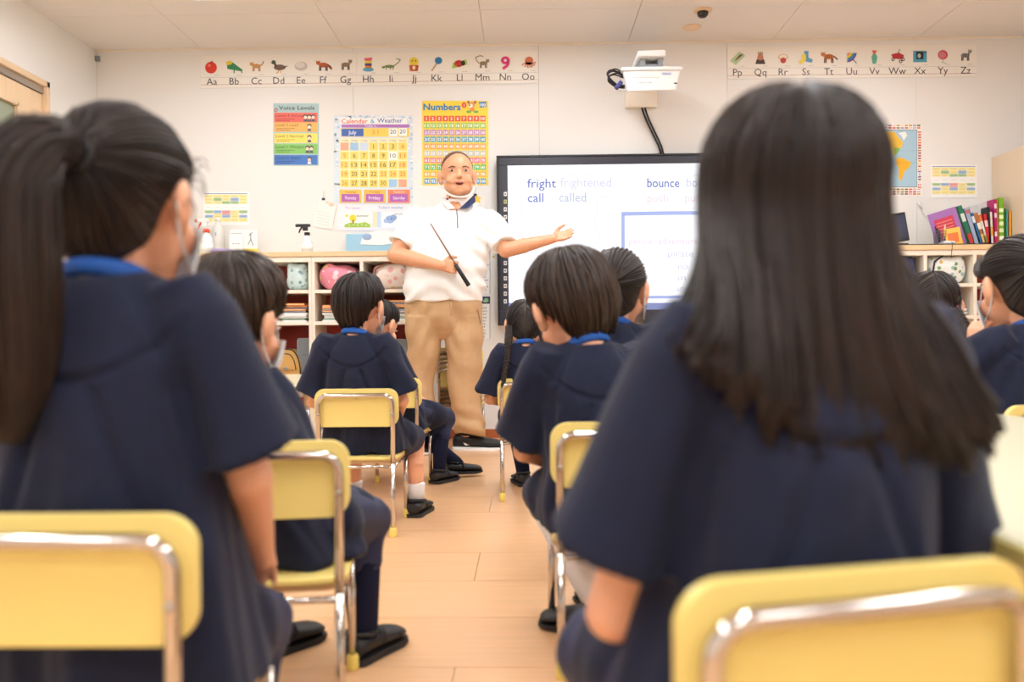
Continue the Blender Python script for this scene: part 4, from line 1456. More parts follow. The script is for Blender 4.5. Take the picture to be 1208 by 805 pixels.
CLEARP = mat('milky_plastic', (236, 238, 238), 0.3)
REDP = mat('red_orange_plastic', (236, 88, 62), 0.4)
spray('spray_bottle', 'white spray bottle with a red trigger and collar', 243.5, 256, CLEARP, M['whitep'], REDP, 5.40, 0.085)
spray('spray_bottle', 'clear spray bottle with a black trigger head', 362.5, 262.5, CLEARP, M['blackp'], M['blackp'], 5.38, 0.07)
t = thing('pump_bottle', 'tall milky refill bottle beside the red-topped spray bottle', 'bottle', (at(257, 5.47), 5.47, zt0))
h = hgt(257, 5.47, 257)
put('bottle_body', MB().lathe((0, 0, 0), [(0.036, 0), (0.04, 0.006), (0.04, h * .62), (0.03, h * .76), (0.014, h * .84), (0.014, h * .9)], 20), mat('translucent_grey_plastic', (222, 220, 214), 0.3), t, smooth=True)
put('bottle_cap', MB().lathe((0, 0, h * .9), [(0.017, 0), (0.017, h * .08), (0.012, h * .1)], 16), M['whitep'], t, smooth=True)
put('blue_drop_mark', MB().box((0.002, -0.0405, h * .55), (0.006, 0.002, 0.022)), flat((90, 160, 200)), t)

# green basket
t = thing('plastic_basket', 'lime green woven plastic basket on the counter', 'basket', (at(221, 5.40), 5.40, zt0))
GREEN = mat('lime_plastic', (200, 220, 40), 0.45)
bw_, bd_, bh_ = 0.14, 0.12, hgt(283, 5.4, 221)
mb = MB()
for k in range(4):
    z = bh_ * (k + .4) / 4
    f_ = 0.9 + 0.1 * k / 3
    mb.tube([(-bw_ / 2 * f_, -bd_ / 2 * f_, z), (bw_ / 2 * f_, -bd_ / 2 * f_, z), (bw_ / 2 * f_, bd_ / 2 * f_, z), (-bw_ / 2 * f_, bd_ / 2 * f_, z), (-bw_ / 2 * f_, -bd_ / 2 * f_, z)], 0.0055, 6)
put('basket_band', mb, GREEN, t)
mb = MB()
for k in range(9):
    x = -bw_ / 2 + bw_ * k / 8
    for y in (-bd_ / 2, bd_ / 2):
        mb.tube([(x * .9, y * .9, 0.003), (x, y, bh_)], 0.004, 6)
for k in range(1, 7):
    y = -bd_ / 2 + bd_ * k / 7
    for x in (-bw_ / 2, bw_ / 2):
        mb.tube([(x * .9, y * .9, 0.003), (x, y, bh_)], 0.004, 6)
put('basket_rib', mb, GREEN, t)
put('basket_rim', MB().tube([(-bw_ / 2, -bd_ / 2, bh_), (bw_ / 2, -bd_ / 2, bh_), (bw_ / 2, bd_ / 2, bh_), (-bw_ / 2, bd_ / 2, bh_), (-bw_ / 2, -bd_ / 2, bh_)], 0.006, 6), GREEN, t)
put('basket_floor', MB().box((0, 0, 0.002), (bw_ * .9, bd_ * .9, 0.004)), GREEN, t)

# purple pouch
mb = MB()
pillow(mb, (0, 0, 0.016), (0.145, 0.07, 0.03), 0.7, 21)
o = put('pencil_pouch', mb, mat('lilac_cloth', (178, 160, 214), 0.7), smooth=True, loc=(at(262.5, 5.35), 5.335, zt0))
tag(o, 'lilac soft pouch lying on the counter before the bottles', 'pouch')

# card stands
for k, (px0, px1, ptop, Y, lab) in enumerate(((271, 287, 271, 5.46, 'white printed card standing beside the milky refill bottle'),)):
    a = MB().use(M['paper'])
    x0, x1, h = at(px0, Y), at(px1, Y), hgt(ptop, Y, 280)
    t = thing('sign_card', lab, 'card', ((x0 + x1) / 2, Y, zt0))
    put('card', MB().box((0, 0, h / 2), (x1 - x0, 0.004, h), Matrix.Rotation(-0.12, 3, 'X')), M['paper'], t)
    mb = MB().use(flat((140, 140, 150)))
    for j in range(3):
        mb.box((-0.02 + j * 0.018, -0.004 - 0.0, h * .45), (0.008, 0.002, 0.006))
    for j in range(6):
        mb.box((-0.03 + j * 0.012, 0.004, h * .85), (0.008, 0.002, 0.004))
    put('card_print', mb, None, t)
x0, x1, Y = at(288, 5.42), at(304, 5.42), 5.42
h = hgt(271.5, Y, 296)
t = thing('acrylic_tag_box', 'clear white stand with a line drawing and yellow base strip', 'stand', ((x0 + x1) / 2, Y, zt0))
put('stand_card', MB().bx(-(x1 - x0) / 2, (x1 - x0) / 2, 0, 0.01, 0.0, h), M['paper'], t, bevel=0.002)
put('base_strip', MB().bx(-(x1 - x0) / 2 - 0.002, (x1 - x0) / 2 + 0.002, -0.012, 0.012, 0.0, h * .24), flat((250, 222, 90)), t, bevel=0.002)
mb = MB().use(flat((110, 106, 110)))
for q in ([(0, h * .85), (-0.012, h * .78)], [(0, h * .85), (0.012, h * .9)], [(0, h * .85), (0, h * .62)], [(0, h * .62), (-0.018, h * .4)], [(0, h * .62), (0.016, h * .36)]):
    mb.tube([(q[0][0], -0.001, q[0][1]), (q[1][0], -0.001, q[1][1])], 0.0022, 5)
put('line_drawing', mb, None, t)

# blue paper box with a torn white strip
x0, x1, Y = at(408, 5.50), at(486, 5.50), 5.50
h = hgt(276, Y, 440)
t = thing('paper_tray', 'light blue cardboard tray with cloud stickers leaning on the wall', 'tray', ((x0 + x1) / 2, Y, zt0))
put('tray_board', MB().bx(-(x1 - x0) / 2, (x1 - x0) / 2, 0, 0.05, 0, h), mat('light_blue_card', (156, 200, 226), 0.7), t, bevel=0.003)
S_ = [(-.12, h * .5), (-.1, h * .95), (0.0, h * 1.15), (.14, h * 1.05), (.15, h * .6), (0.02, h * .45)]
put('white_scrap', MB().prism(S_, lambda x, y, z: (x, y, z), -0.004, -0.001), M['paper'], t)
put('cloud_sticker', MB().ellip((-.075, -.006, h * .85), (0.03, 0.003, 0.022), None, 14, 8), mat('cloud_blue', (150, 176, 214), 0.6), t, smooth=True)

# ================================================================== things on the right counter
def book(label, name, px_b, px_t, ptop, w_px, col, Y=5.36, dep=0.17, tilt_z=0.0, band=None, group=None, title=None):
    """book standing on the counter; px_b/px_t = spine centre at foot and head (leaning)"""
    xb, xt = P(px_b, 290, Y).x, P(px_t, ptop, Y).x
    ht = P(px_t, ptop, Y).z - zt0
    lean = math.atan2(xt - xb, ht)
    L = math.hypot(xt - xb, ht)
    th = w_px / FPX * Y
    t = thing('book', label, 'book', (xb, Y, zt0 + abs(math.sin(lean)) * th / 2), 0, group)
    R = Matrix.Rotation(lean, 3, 'Y') @ Matrix.Rotation(tilt_z, 3, 'Z')
    L -= abs(math.sin(lean)) * th
    cov = MB().use(flat(col))
    for s in (-1, 1):
        cov.box(R @ Vector((s * (th / 2 - 0.001), dep / 2, L / 2)), (0.002, dep, L), R)
    cov.box(R @ Vector((0, 0.001, L / 2)), (th, 0.002, L), R)
    put('cover', cov, None, t)
    put('page_block', MB().box(R @ Vector((0, dep / 2, L / 2)), (th - 0.004, dep - 0.008, L - 0.006), R), M['paper'], t)
    if band:
        for a, b, c in band:
            put('spine_print', MB().box(R @ Vector((0, -0.0004, L * (a + b) / 2)), (th * .8, 0.0012, L * (b - a)), R), flat(c), t)
    return t


# row of books (pixel of spine foot, head, top edge, spine width)
BK = [
    ('green book leaning against the purple book', 1147.5, 1131.0, 242, 5.5, (30, 122, 92), [(.05, .3, (196, 60, 50)), (.6, .8, (220, 236, 226))]),
    ('pale blue thick book leaning beside the green book', 1154, 1139.5, 244.5, 6.5, (160, 176, 210), [(.85, .95, (190, 110, 120))]),
    ('blue thin book leaning beside the pale blue book', 1157.6, 1145.8, 251, 4.0, (36, 120, 180), [(.7, .9, (220, 232, 240))]),
    ('brown and white picture book with striped spine', 1162.6, 1150.2, 251, 5.0, (176, 110, 66), [(.1, .35, (220, 190, 120)), (.5, .7, (240, 236, 226))]),
    ('white picture book with orange spine marks', 1164.6, 1155.0, 251, 4.0, (232, 226, 214), [(.1, .3, (150, 160, 80)), (.75, .95, (226, 120, 60))]),
    ('red book leaning between striped and black books', 1167.2, 1161.8, 252.5, 4.2, (206, 36, 48), [(.6, .8, (240, 200, 200))]),
    ('thin black book standing upright', 1168.2, 1166.3, 244, 2.4, (40, 40, 46), None),
    ('white book with an orange band at its foot', 1171.0, 1169.0, 250, 3.0, (238, 232, 222), [(.3, .55, (240, 170, 60))]),
    ('magenta book with small white squares on its spine', 1175.2, 1174.0, 235, 3.2, (190, 30, 110), [(.2, .3, (240, 220, 230)), (.6, .7, (240, 220, 230)), (.8, .9, (240, 220, 230))]),
    ('orange thin book beside the magenta book', 1177.4, 1176.4, 236, 1.8, (236, 130, 60), None),
    ('tall green book with white lettering blocks on its spine', 1181.6, 1181.0, 233.5, 6.2, (124, 184, 40), [(.12, .2, (250, 250, 246)), (.28, .36, (230, 246, 200)), (.42, .5, (230, 246, 200)), (.56, .64, (230, 246, 200)), (.7, .78, (230, 246, 200))]),
    ('dark green thin book beside the tall green book', 1186.0, 1185.6, 246, 1.8, (60, 140, 70), None),
    ('teal thin book beside the orange book', 1188.4, 1188.0, 248, 2.2, (80, 176, 170), None),
    ('orange book between teal and lime books', 1191.8, 1191.6, 249, 3.0, (246, 170, 70), None),
    ('lime green book with plain spine', 1194.8, 1194.6, 249, 2.6, (206, 226, 50), None),
    ('yellow green book at the end by the locker', 1197.2, 1197.0, 249, 1.8, (170, 206, 50), None),
]
for lab, pb, pt, ptop, wpx, col, band in BK:
    book(lab, 'book', pb, pt, ptop, wpx, col, band=band)
# purple book seen by its cover
xb, xt = P(1133, 290, 5.33), P(1115, 240, 5.33)
t = thing('book', 'purple picture book with a red cover panel leaning open', 'book', (P(1141, 290, 5.31).x, 5.31, zt0))
R = Matrix.Rotation(-0.30, 3, 'Y') @ Matrix.Rotation(math.radians(66), 3, 'Z')
H_ = 0.25
put('cover', MB().use(flat((160, 110, 180))).box(R @ Vector((0, 0.08, H_ / 2)), (0.003, 0.16, H_), R).box(R @ Vector((0.012, 0.08, H_ / 2)), (0.003, 0.16, H_), R).box(R @ Vector((0.006, 0, H_ / 2)), (0.014, 0.003, H_), R), None, t)
put('page_block', MB().box(R @ Vector((0.006, 0.082, H_ / 2)), (0.009, 0.15, H_ - 0.008), R), M['paper'], t)
mb = MB().use(flat((206, 60, 90)))
mb.box(R @ Vector((-0.0018, 0.08, H_ * .56)), (0.001, 0.11, H_ * .52), R)
mb.use(flat((240, 150, 120)))
for k in range(4):
    mb.box(R @ Vector((-0.0026, 0.08, H_ * (.72 - .08 * k))), (0.0006, 0.09, H_ * .02), R)
mb.use(flat((240, 180, 60))).box(R @ Vector((-0.0018, 0.075, H_ * .13)), (0.001, 0.12, H_ * .2), R)
put('cover_print', mb, None, t)
# yellow/orange small book in front of it
t = thing('book', 'small yellow picture book in front of the purple book', 'book', (P(1126, 290, 5.29).x, 5.292, zt0))
R = Matrix.Rotation(-0.15, 3, 'Y') @ Matrix.Rotation(math.radians(75), 3, 'Z')
put('cover', MB().use(flat((244, 196, 84))).box(R @ Vector((0, 0.0, 0.05)), (0.006, 0.09, 0.11), R).use(flat((226, 120, 60))).box(R @ Vector((-0.0035, 0.0, 0.045)), (0.001, 0.06, 0.06), R), None, t)
put('page_block', MB().box(R @ Vector((0.005, 0.0, 0.05)), (0.005, 0.085, 0.105), R), M['paper'], t)
# white boards behind the books
x0, x1 = P(1150, 250, 5.5).x, P(1168, 250, 5.5).x
tag(put('file_holder', MB().prism([(x0, zt0), (x1, zt0), (x1, P(1168, 236, 5.5).z), (x0, P(1150, 242, 5.5).z)], lambda x, y, z: (x, y, z), 5.44, 5.57), mat('grey_white_card', (222, 222, 222), 0.6), bevel=0.002), 'pale grey file holder behind the row of books', 'file holder')
# pen pot
t = thing('pen_pot', 'wire mesh pen pot holding pens and scissors', 'pen pot', (P(1110.5, 290, 5.34).x, 5.34, zt0))
MESH = mat('wire_mesh', (120, 122, 128), 0.4, 0.7)
mb = MB()
r_, h_ = 0.045, P(1110, 274, 5.34).z - zt0
for k in range(18):
    a = 2 * PI * k / 18
    mb.tube([(r_ * .86 * math.cos(a), r_ * .86 * math.sin(a), 0.002), (r_ * math.cos(a), r_ * math.sin(a), h_)], 0.0016, 5)
for k in range(6):
    z = h_ * k / 5
    q = r_ * (.86 + .14 * k / 5)
    mb.tube([(q * math.cos(2 * PI * j / 18), q * math.sin(2 * PI * j / 18), z + 0.002) for j in range(19)], 0.0016, 5)
put('mesh_cup', mb, MESH, t)
put('cup_base', MB().lathe((0, 0, 0), [(r_ * .86, 0), (r_ * .86, 0.003)], 18), MESH, t)
for k, (dx, ln, c) in enumerate(((-0.03, .12, (40, 40, 46)), (-0.018, .11, (30, 30, 34)), (-0.004, .10, (50, 50, 56)), (0.012, .13, (236, 206, 180)), (0.022, .105, (40, 70, 170)), (0.03, .11, (30, 50, 140)))):
    a = (dx * 0.4, 0.01 * ((k % 3) - 1), 0.008)
    b = (dx * 1.5, 0.014 * ((k % 3) - 1), ln)
    o = put('pen', MB().tube([a, b], 0.0045, 8), flat(c), None, smooth=True)
    o.location = t.location
    tag(o, ('black', 'black', 'dark grey', 'peach', 'blue', 'dark blue')[k] + ' pen standing in the wire mesh pot', 'pen', 'pens in the mesh pot')
# tablet, tray and lamp cable
t = thing('tablet_screen', 'dark tablet leaning on the right counter behind the girl with long hair', 'tablet', (P(1058, 288, 5.40).x, 5.40, zt0))
R = Matrix.Rotation(-0.16, 3, 'Y')
hT = P(1066, 254, 5.4).z - zt0
put('tablet_body', MB().box(R @ Vector((0, 0, hT / 2 + 0.02)), (0.17, 0.012, hT - 0.02), R), M['blackp'], t, bevel=0.004)
put('tablet_glass', MB().box(R @ Vector((0, -0.007, hT / 2 + 0.02)), (0.15, 0.002, hT - 0.05), R), mat('tablet_glass', (60, 66, 90), 0.12), t)
put('tablet_foot', MB().box((0.0, 0.01, 0.012), (0.12, 0.08, 0.022)), M['blackp'], t, bevel=0.003)
t = thing('desk_tray', 'flat black tray along the front of the right counter', 'tray', (P(1120, 288, 5.29).x, 5.29, zt0))
put('tray_base', MB().bx(-0.38, 0.36, -0.02, 0.02, 0, 0.006), M['blackp'], t, bevel=0.002)
t = thing('white_cord', 'thin white cord hanging down the wall behind the pen pot', 'cord', (P(1098, 262, YW - 0.01).x, YW - 0.01, zt0))
pts = [P(a, b, YW - 0.012) for a, b in ((1083, 238), (1086, 245), (1089, 252), (1094, 258), (1100, 262), (1104, 272), (1106, 284))]
wput('cord', MB().tube(pts, 0.003, 6), M['whitep'], t, smooth=True)
wput('inline_switch', MB().tube([P(1082.5, 238, YW - 0.012), P(1087.5, 247, YW - 0.012)], 0.008, 8), M['whitep'], t, smooth=True)
t = thing('desk_mirror', 'round white rimmed mirror lying on the right counter', 'mirror', (P(1121, 288, 5.30).x, 5.33, zt0 + 0.0065))
put('mirror_rim', MB().lathe((0, 0, 0), [(0.05, 0), (0.054, 0.008), (0.05, 0.016), (0.03, 0.022)], 24), M['whitep'], t, smooth=True)
put('mirror_stem', MB().tube([(0.0, -0.03, 0.02), (-0.012, -0.085, 0.004), (-0.02, -0.088, -0.05), (-0.024, -0.088, -0.09)], 0.002, 6), M['blackp'], t, smooth=True)

# ================================================================== chairs and tables
def rounded_rect(w, h, r, n=6):
    pts = []
    for cx, cy, a0 in ((w / 2 - r, h / 2 - r, 0), (-w / 2 + r, h / 2 - r, 90), (-w / 2 + r, -h / 2 + r, 180), (w / 2 - r, -h / 2 + r, 270)):
        for k in range(n + 1):
            a = math.radians(a0 + 90 * k / n)
            pts.append((cx + r * math.cos(a), cy + r * math.sin(a)))
    return pts


CH_TOP, SEAT = 0.492, 0.262


def make_chair():
    """child's chair: origin under the back tube, facing +y"""
    t = thing('school_chair', 'x', 'chair')
    hw = 0.124
    rt = 0.0082
    pw, ph = 0.282, 0.128
    zc = CH_TOP - ph / 2
    # backrest plate: slightly curved, rounded corners
    mb = MB()
    out = rounded_rect(pw, ph, 0.034, 6)
    cur = lambda x: -0.010 * (1 - (2 * x / pw) ** 2)
    n = len(out)
    fr = [(x, 0.016 + cur(x) + 0.006, zc + z) for x, z in out]
    bk = [(x, 0.003 + cur(x) + 0.006, zc + z) for x, z in out]
    i = mb.add(fr + bk)
    for a, flip in ((0, False), (n, True)):
        # strips between the left and right half keep the curve smooth
        idx = list(range(n))
        right = [k for k in idx if out[k][0] > 0]
        top = sorted([k for k in idx if out[k][1] > 0], key=lambda k: -out[k][0])
        bot = sorted([k for k in idx if out[k][1] <= 0], key=lambda k: -out[k][0])
        for j in range(len(top) - 1):
            q = [i + a + top[j], i + a + top[j + 1], i + a + bot[j + 1], i + a + bot[j]]
            mb.face(q if not flip else q[::-1])
    for k in range(n):
        kn = (k + 1) % n
        mb.face((i + k, i + kn, i + n + kn, i + n + k))
    put('backrest', mb, M['yellow'], t, bevel=0.004)
    # chrome hoop
    zt = CH_TOP - 0.022
    arc = [(-hw, 0, SEAT - 0.02)]
    r = 0.03
    arc += [(-hw, 0, zt - r)]
    for k in range(1, 7):
        a = PI - PI / 2 * k / 6
        arc.append((-hw + r + r * math.cos(a), -0.004 * k / 6, zt - r + r * math.sin(a)))
    for k in range(0, 7):
        a = PI / 2 - PI / 2 * k / 6
        arc.append((hw - r + r * math.cos(a), -0.004 * (6 - k) / 6, zt - r + r * math.sin(a)))
    arc += [(hw, 0, SEAT - 0.02)]
    put('back_frame', MB().tube([(x, y - 0.006, z) for x, y, z in arc], rt, 10, up=(0, 1, 0)), M['chrome'], t, smooth=True)
    for s in (-1, 1):
        for z in (zc - 0.02,):
            put('rivet', MB().lathe((s * hw, -0.0145, z), [(0.005, 0), (0.004, 0.0025), (0.002, 0.0032)], 10, (0, -1, 0)), M['alu'], t, smooth=True)
    # seat: yellow pad on a plywood board
    so = rounded_rect(0.272, 0.262, 0.045, 6)
    put('seat', MB().prism(so, lambda x, y, z: (x, z + 0.142, y), SEAT - 0.012, SEAT), M['yellow'], t, bevel=0.004)
    put('seat_board', MB().prism(rounded_rect(0.262, 0.252, 0.042, 6), lambda x, y, z: (x, z + 0.142, y), SEAT - 0.022, SEAT - 0.012), M['ply'], t)
    # side rails, cross bars
    for s in (-1, 1):
        put('seat_rail', MB().tube([(s * hw, -0.006, SEAT - 0.031), (s * hw, 0.27, SEAT - 0.031)], rt * .95, 8), M['chrome'], t, smooth=True)
    put('cross_bar', MB().tube([(-hw, -0.004, SEAT - 0.031), (hw, -0.004, SEAT - 0.031)], rt * .8, 8), M['chrome'], t, smooth=True)
    put('cross_bar', MB().tube([(-hw, 0.262, SEAT - 0.031), (hw, 0.262, SEAT - 0.031)], rt * .8, 8), M['chrome'], t, smooth=True)
    for s in (-1, 1):
        for y0, y1, zt_ in ((-0.006, -0.014, SEAT - 0.02), (0.288, 0.296, SEAT - 0.026)):
            l = put('leg', MB().tube([(s * hw, y0, zt_), (s * hw, y1, 0.012)], rt, 10), M['chrome'], t, smooth=True)
            put('foot_cap', MB().lathe((s * hw, y1, 0.0), [(0.0115, 0), (0.0125, 0.003), (0.0118, 0.026), (0.0095, 0.031)], 14), M['cap'], l, smooth=True)
    return t


CHAIR = make_chair()
CH_USED = [False]


def chair(x, y, deg, label, group=None, z=0.0):
    t = CHAIR if not CH_USED[0] else copy_tree(CHAIR)
    CH_USED[0] = True
    t.location = (x, y, z)
    t.rotation_euler[2] = math.radians(deg)
    tag(t, label, 'chair', group)
    return t


def table(x0, x1, y0, y1, z, label):
    t = thing('classroom_table', label, 'table', ((x0 + x1) / 2, (y0 + y1) / 2, 0))
    w, d = x1 - x0, y1 - y0
    top = put('table_top', MB().prism(rounded_rect(w, d, 0.05, 6), lambda x, y, z_: (x, z_, y), z - 0.022, z), M['tabley'], t, bevel=0.003)
    put('edge_band', MB().prism(rounded_rect(w + 0.006, d + 0.006, 0.053, 6), lambda x, y, z_: (x, z_, y), z - 0.021, z - 0.004), M['yellow'], top)
    put('apron', MB().bx(-w / 2 + 0.06, w / 2 - 0.06, -d / 2 + 0.06, d / 2 - 0.06, z - 0.05, z - 0.022), M['alu'], t)
    for sx in (-1, 1):
        for sy in (-1, 1):
            p = (sx * (w / 2 - 0.06), sy * (d / 2 - 0.06))
            l = put('leg', MB().tube([(p[0], p[1], z - 0.022), (p[0] * 1.02, p[1] * 1.02, 0.012)], 0.012, 10), M['chrome'], t, smooth=True)
            put('foot_cap', MB().lathe((p[0] * 1.02, p[1] * 1.02, 0), [(0.015, 0), (0.016, 0.004), (0.014, 0.03)], 12), M['cap'], l, smooth=True)
    return t


ZT = 0.485
a = PZ(1148, 483, ZT)
b = PZ(1166, 627, ZT)
TBX0, TBX1, TBY1 = b.x, a.x, a.y
table(TBX0 + 0.004, TBX1, TBY1 - 1.5, TBY1, ZT, 'pale yellow table beside the girl with long straight hair')
a = PZ(384, 458, ZT)
c = PZ(372, 441.5, ZT)
table(-1.58, -0.80, c.y - 1.0, c.y, ZT, 'pale yellow table left of the two boys in front of the shelves')

# ================================================================== people
def smoothstep(a, b, x):
    t = np.clip((x - a) / (b - a), 0, 1)
    return t * t * (3 - 2 * t)


def sst(a, b, x):
    t = min(1, max(0, (x - a) / (b - a)))
    return t * t * (3 - 2 * t)


HC = Vector((0, -0.006, 0.018))           # cranium centre in the head frame
HR = Vector((0.071, 0.087, 0.081))


def head_matrix(H, yaw, pitch, roll, hs):
    return (Matrix.Translation(H) @ Matrix.Rotation(math.radians(yaw), 4, 'Z') @ Matrix.Rotation(math.radians(pitch), 4, 'X')
            @ Matrix.Rotation(math.radians(roll), 4, 'Y') @ Matrix.Scale(hs, 4))


POLE = Vector((0, -math.sin(math.radians(18)), math.cos(math.radians(18))))
E1 = Vector((0, math.cos(math.radians(18)), math.sin(math.radians(18))))
E2 = Vector((1, 0, 0))


def hdir(ph, th):
    return POLE * math.cos(th) + (E1 * math.cos(ph) + E2 * math.sin(ph)) * math.sin(th)


def on_head(d, th):
    return HC + Vector((d.x * (HR.x + th), d.y * (HR.y + th), d.z * (HR.z + th)))


def theta_end(ph, f, s, b, ear=None):
    a = abs(((ph + PI) % (2 * PI)) - PI)
    q = PI / 2
    if a < q:
        v = f + (s - f) * sst(0, 1, a / q)
    else:
        v = s + (b - s) * sst(0, 1, (a - q) / q)
    return math.radians(v)


def wob(x, seed, n=4):
    r = random.Random(seed)
    return sum(math.sin(x * r.randint(2, 5 + 4 * k) + r.uniform(0, 6.28)) / (1 + k) for k in range(n)) / 2


def strand_tube(mb, pts, r, u, k=3):
    m = len(pts)
    mb.tube(pts, [r * (0.5 + 0.9 * math.sin(PI * min(0.96, (j + 0.4) / m)) ** 0.6) for j in range(m)], k, uvs=(0.02, 1))


def hair_cap(mb, Mh, f, s, b, thick=0.015, end=0.006, nu=72, nv=16, seed=1, strands=220, jag=4.0, hem_drop=0.0, clump=0.003, nape=0.036):
    """short hair: strands leave the crown and follow the head"""
    def pos(ph, t, off=0.0):
        te = theta_end(ph, f, s, b) + math.radians(jag) * wob(ph, seed)
        th = te * t
        k = thick * (0.45 + 0.55 * math.sin(PI * min(1, 0.15 + t * 0.75))) * (1 - sst(0.75, 1.0, t)) + end * sst(0.75, 1.0, t)
        k += clump * sst(0.1, 0.6, t) * wob(ph * 3 + t * 2.2, seed + 5) + off
        p = on_head(hdir(ph + 0.25 * t * math.sin(seed), th), k)
        a = abs(((ph + PI) % (2 * PI)) - PI)
        dr = hem_drop + nape * sst(1.75, 2.5, a)
        p = p + Vector((0, 0.006 * sst(1.9, 2.6, a) * sst(.7, 1, t), -dr * sst(0.55, 1, t)))
        return p
    pts = []
    for u in range(nu):
        ph = 2 * PI * u / nu
        for v in range(nv):
            pts.append(Mh @ pos(ph, 0.03 + 0.97 * v / (nv - 1)))
        te = pos(ph, 1.0)
        pts.append(Mh @ (HC + (te - HC) * 0.9))
    mb.grid(pts, nu, nv + 1, True, (3.0, 1.0))
    i = len(mb.v)
    rnd = random.Random(seed)
    top = [mb.v[len(mb.v) - nu * (nv + 1) + u * (nv + 1)] for u in range(nu)]
    j = mb.add(top)
    mb.face([j + k for k in range(nu)])
    for _ in range(strands):
        ph = rnd.uniform(0, 2 * PI)
        t0 = rnd.uniform(0.0, 0.5)
        t1 = rnd.uniform(0.8, 1.06)
        dr = rnd.uniform(-.15, .15)
        o = rnd.uniform(0.0, 0.004)
        strand_tube(mb, [Mh @ pos(ph + dr * q / 9, t0 + (t1 - t0) * q / 9, o) for q in range(10)], rnd.uniform(0.0012, 0.0026), ph)
    return pos


def slerp(a, b, t):
    d = max(-1, min(1, a.dot(b)))
    w_ = math.acos(d)
    if w_ < 1e-4:
        return a
    return (a * math.sin((1 - t) * w_) + b * math.sin(t * w_)) / math.sin(w_)


def hair_pulled(mb, Mh, f, s, b, tie, side=0, th0=0.004, th1=0.012, nv=14, seed=1, strands=160, flare=0.004):
    """hair combed from the hairline to a tie; side = +-1 keeps one half behind a centre parting"""
    q = Vector(tie).normalized()
    bnd = []
    if side == 0:
        n = 72
        bnd = [hdir(2 * PI * k / n, theta_end(2 * PI * k / n, f, s, b)) for k in range(n)]
        closed = True
    else:
        n1, n2 = 40, 26
        for k in range(n1):
            ph = side * PI * k / (n1 - 1)
            bnd.append(hdir(ph, theta_end(ph, f, s, b)))
        # back along the parting: nape to forehead over the crown
        for k in range(1, n2):
            a = math.radians(b) + (-math.radians(f) - math.radians(b)) * k / n2
            bnd.append(hdir(PI, a) + Vector((side * 0.012, 0, 0)))
        closed = True
    n = len(bnd)

    def pos(d, t, off=0.0):
        dn = d.normalized()
        e = slerp(dn, q, t)
        k = th0 + (th1 - th0) * math.sin(PI / 2 * min(1, t * 1.4)) + flare * sst(.8, 1, t) + off
        back = sst(.15, .5, -dn.y) * sst(0.0, -.45, dn.z)
        return on_head(e, k) + Vector((0, 0.004 * back, -0.040 * back)) * (1 - sst(0, .6, t))
    pts = []
    for k in range(n):
        pts.append(Mh @ pos(bnd[k], 0, -0.010))
        for v in range(nv):
            c = 0.0022 * wob(k / n * 2 * PI * 4 + v * .1, seed) * math.sin(PI * v / (nv - 1))
            pts.append(Mh @ pos(bnd[k], 0.985 * v / (nv - 1), c))
    if side == -1:
        pass
    mb.grid(pts, n, nv + 1, True, (3.0, 1.0))
    rnd = random.Random(seed)
    for _ in range(strands):
        d = bnd[rnd.randrange(n)]
        t0 = rnd.uniform(-0.02, 0.3)
        t1 = rnd.uniform(0.75, 0.99)
        o = rnd.uniform(0.0, 0.003)
        strand_tube(mb, [Mh @ pos(d, t0 + (t1 - t0) * j / 8, o) for j in range(9)], rnd.uniform(0.001, 0.002), 0)
    return Mh @ on_head(q, th1 + flare)


def bez(pts, n):
    """smooth curve through points"""
    pts = [Vector(p) for p in pts]
    out = []
    m = len(pts) - 1
    for k in range(n + 1):
        x = k / n * m
        i = min(int(x), m - 1)
        t = x - i
        p0, p1, p2, p3 = pts[max(i - 1, 0)], pts[i], pts[i + 1], pts[min(i + 2, m)]
        out.append(0.5 * ((2 * p1) + (p2 - p0) * t + (2 * p0 - 5 * p1 + 4 * p2 - p3) * t * t + (3 * p1 - p0 - 3 * p2 + p3) * t ** 3))
    return out


def tail(mb, path, rads, seed=1, strands=70, flat_=0.7, n=22, up=(0, 1, 0)):
    pth = bez(path, n)
    m = len(rads) - 1
    rr = []
    for k in range(n + 1):
        x = k / n * m
        i = min(int(x), m - 1)
        rr.append(rads[i] + (rads[i + 1] - rads[i]) * (x - i))
    i0 = len(mb.v)
    mb.tube(pth, rr, 20, uvs=(2.0, 1.0), flat_=flat_, up=up)
    # uneven locks
    for k in range(n + 1):
        for j in range(20):
            v = Vector(mb.v[i0 + k * 20 + j])
            c = pth[k]
            mb.v[i0 + k * 20 + j] = tuple(c + (v - c) * (1 + 0.10 * wob(j / 20 * 6.283 * 2, seed) * sst(0, .3, k / n)))
    rnd = random.Random(seed)
    for _ in range(strands):
        a = rnd.uniform(0, 2 * PI)
        t0, t1 = rnd.uniform(0, .35), rnd.uniform(.7, 1.0)
        g = rnd.uniform(0.85, 1.1)
        pts = []
        for q in range(12):
            t = t0 + (t1 - t0) * q / 11
            k = min(n, int(t * n))
            v = Vector(mb.v[i0 + k * 20 + int((a + .3 * t) / (2 * PI) * 20) % 20])
            pts.append(pth[k] + (v - pth[k]) * (g + .12 * t * math.sin(a * 3)))
        strand_tube(mb, pts, rnd.uniform(0.001, 0.0022), a)


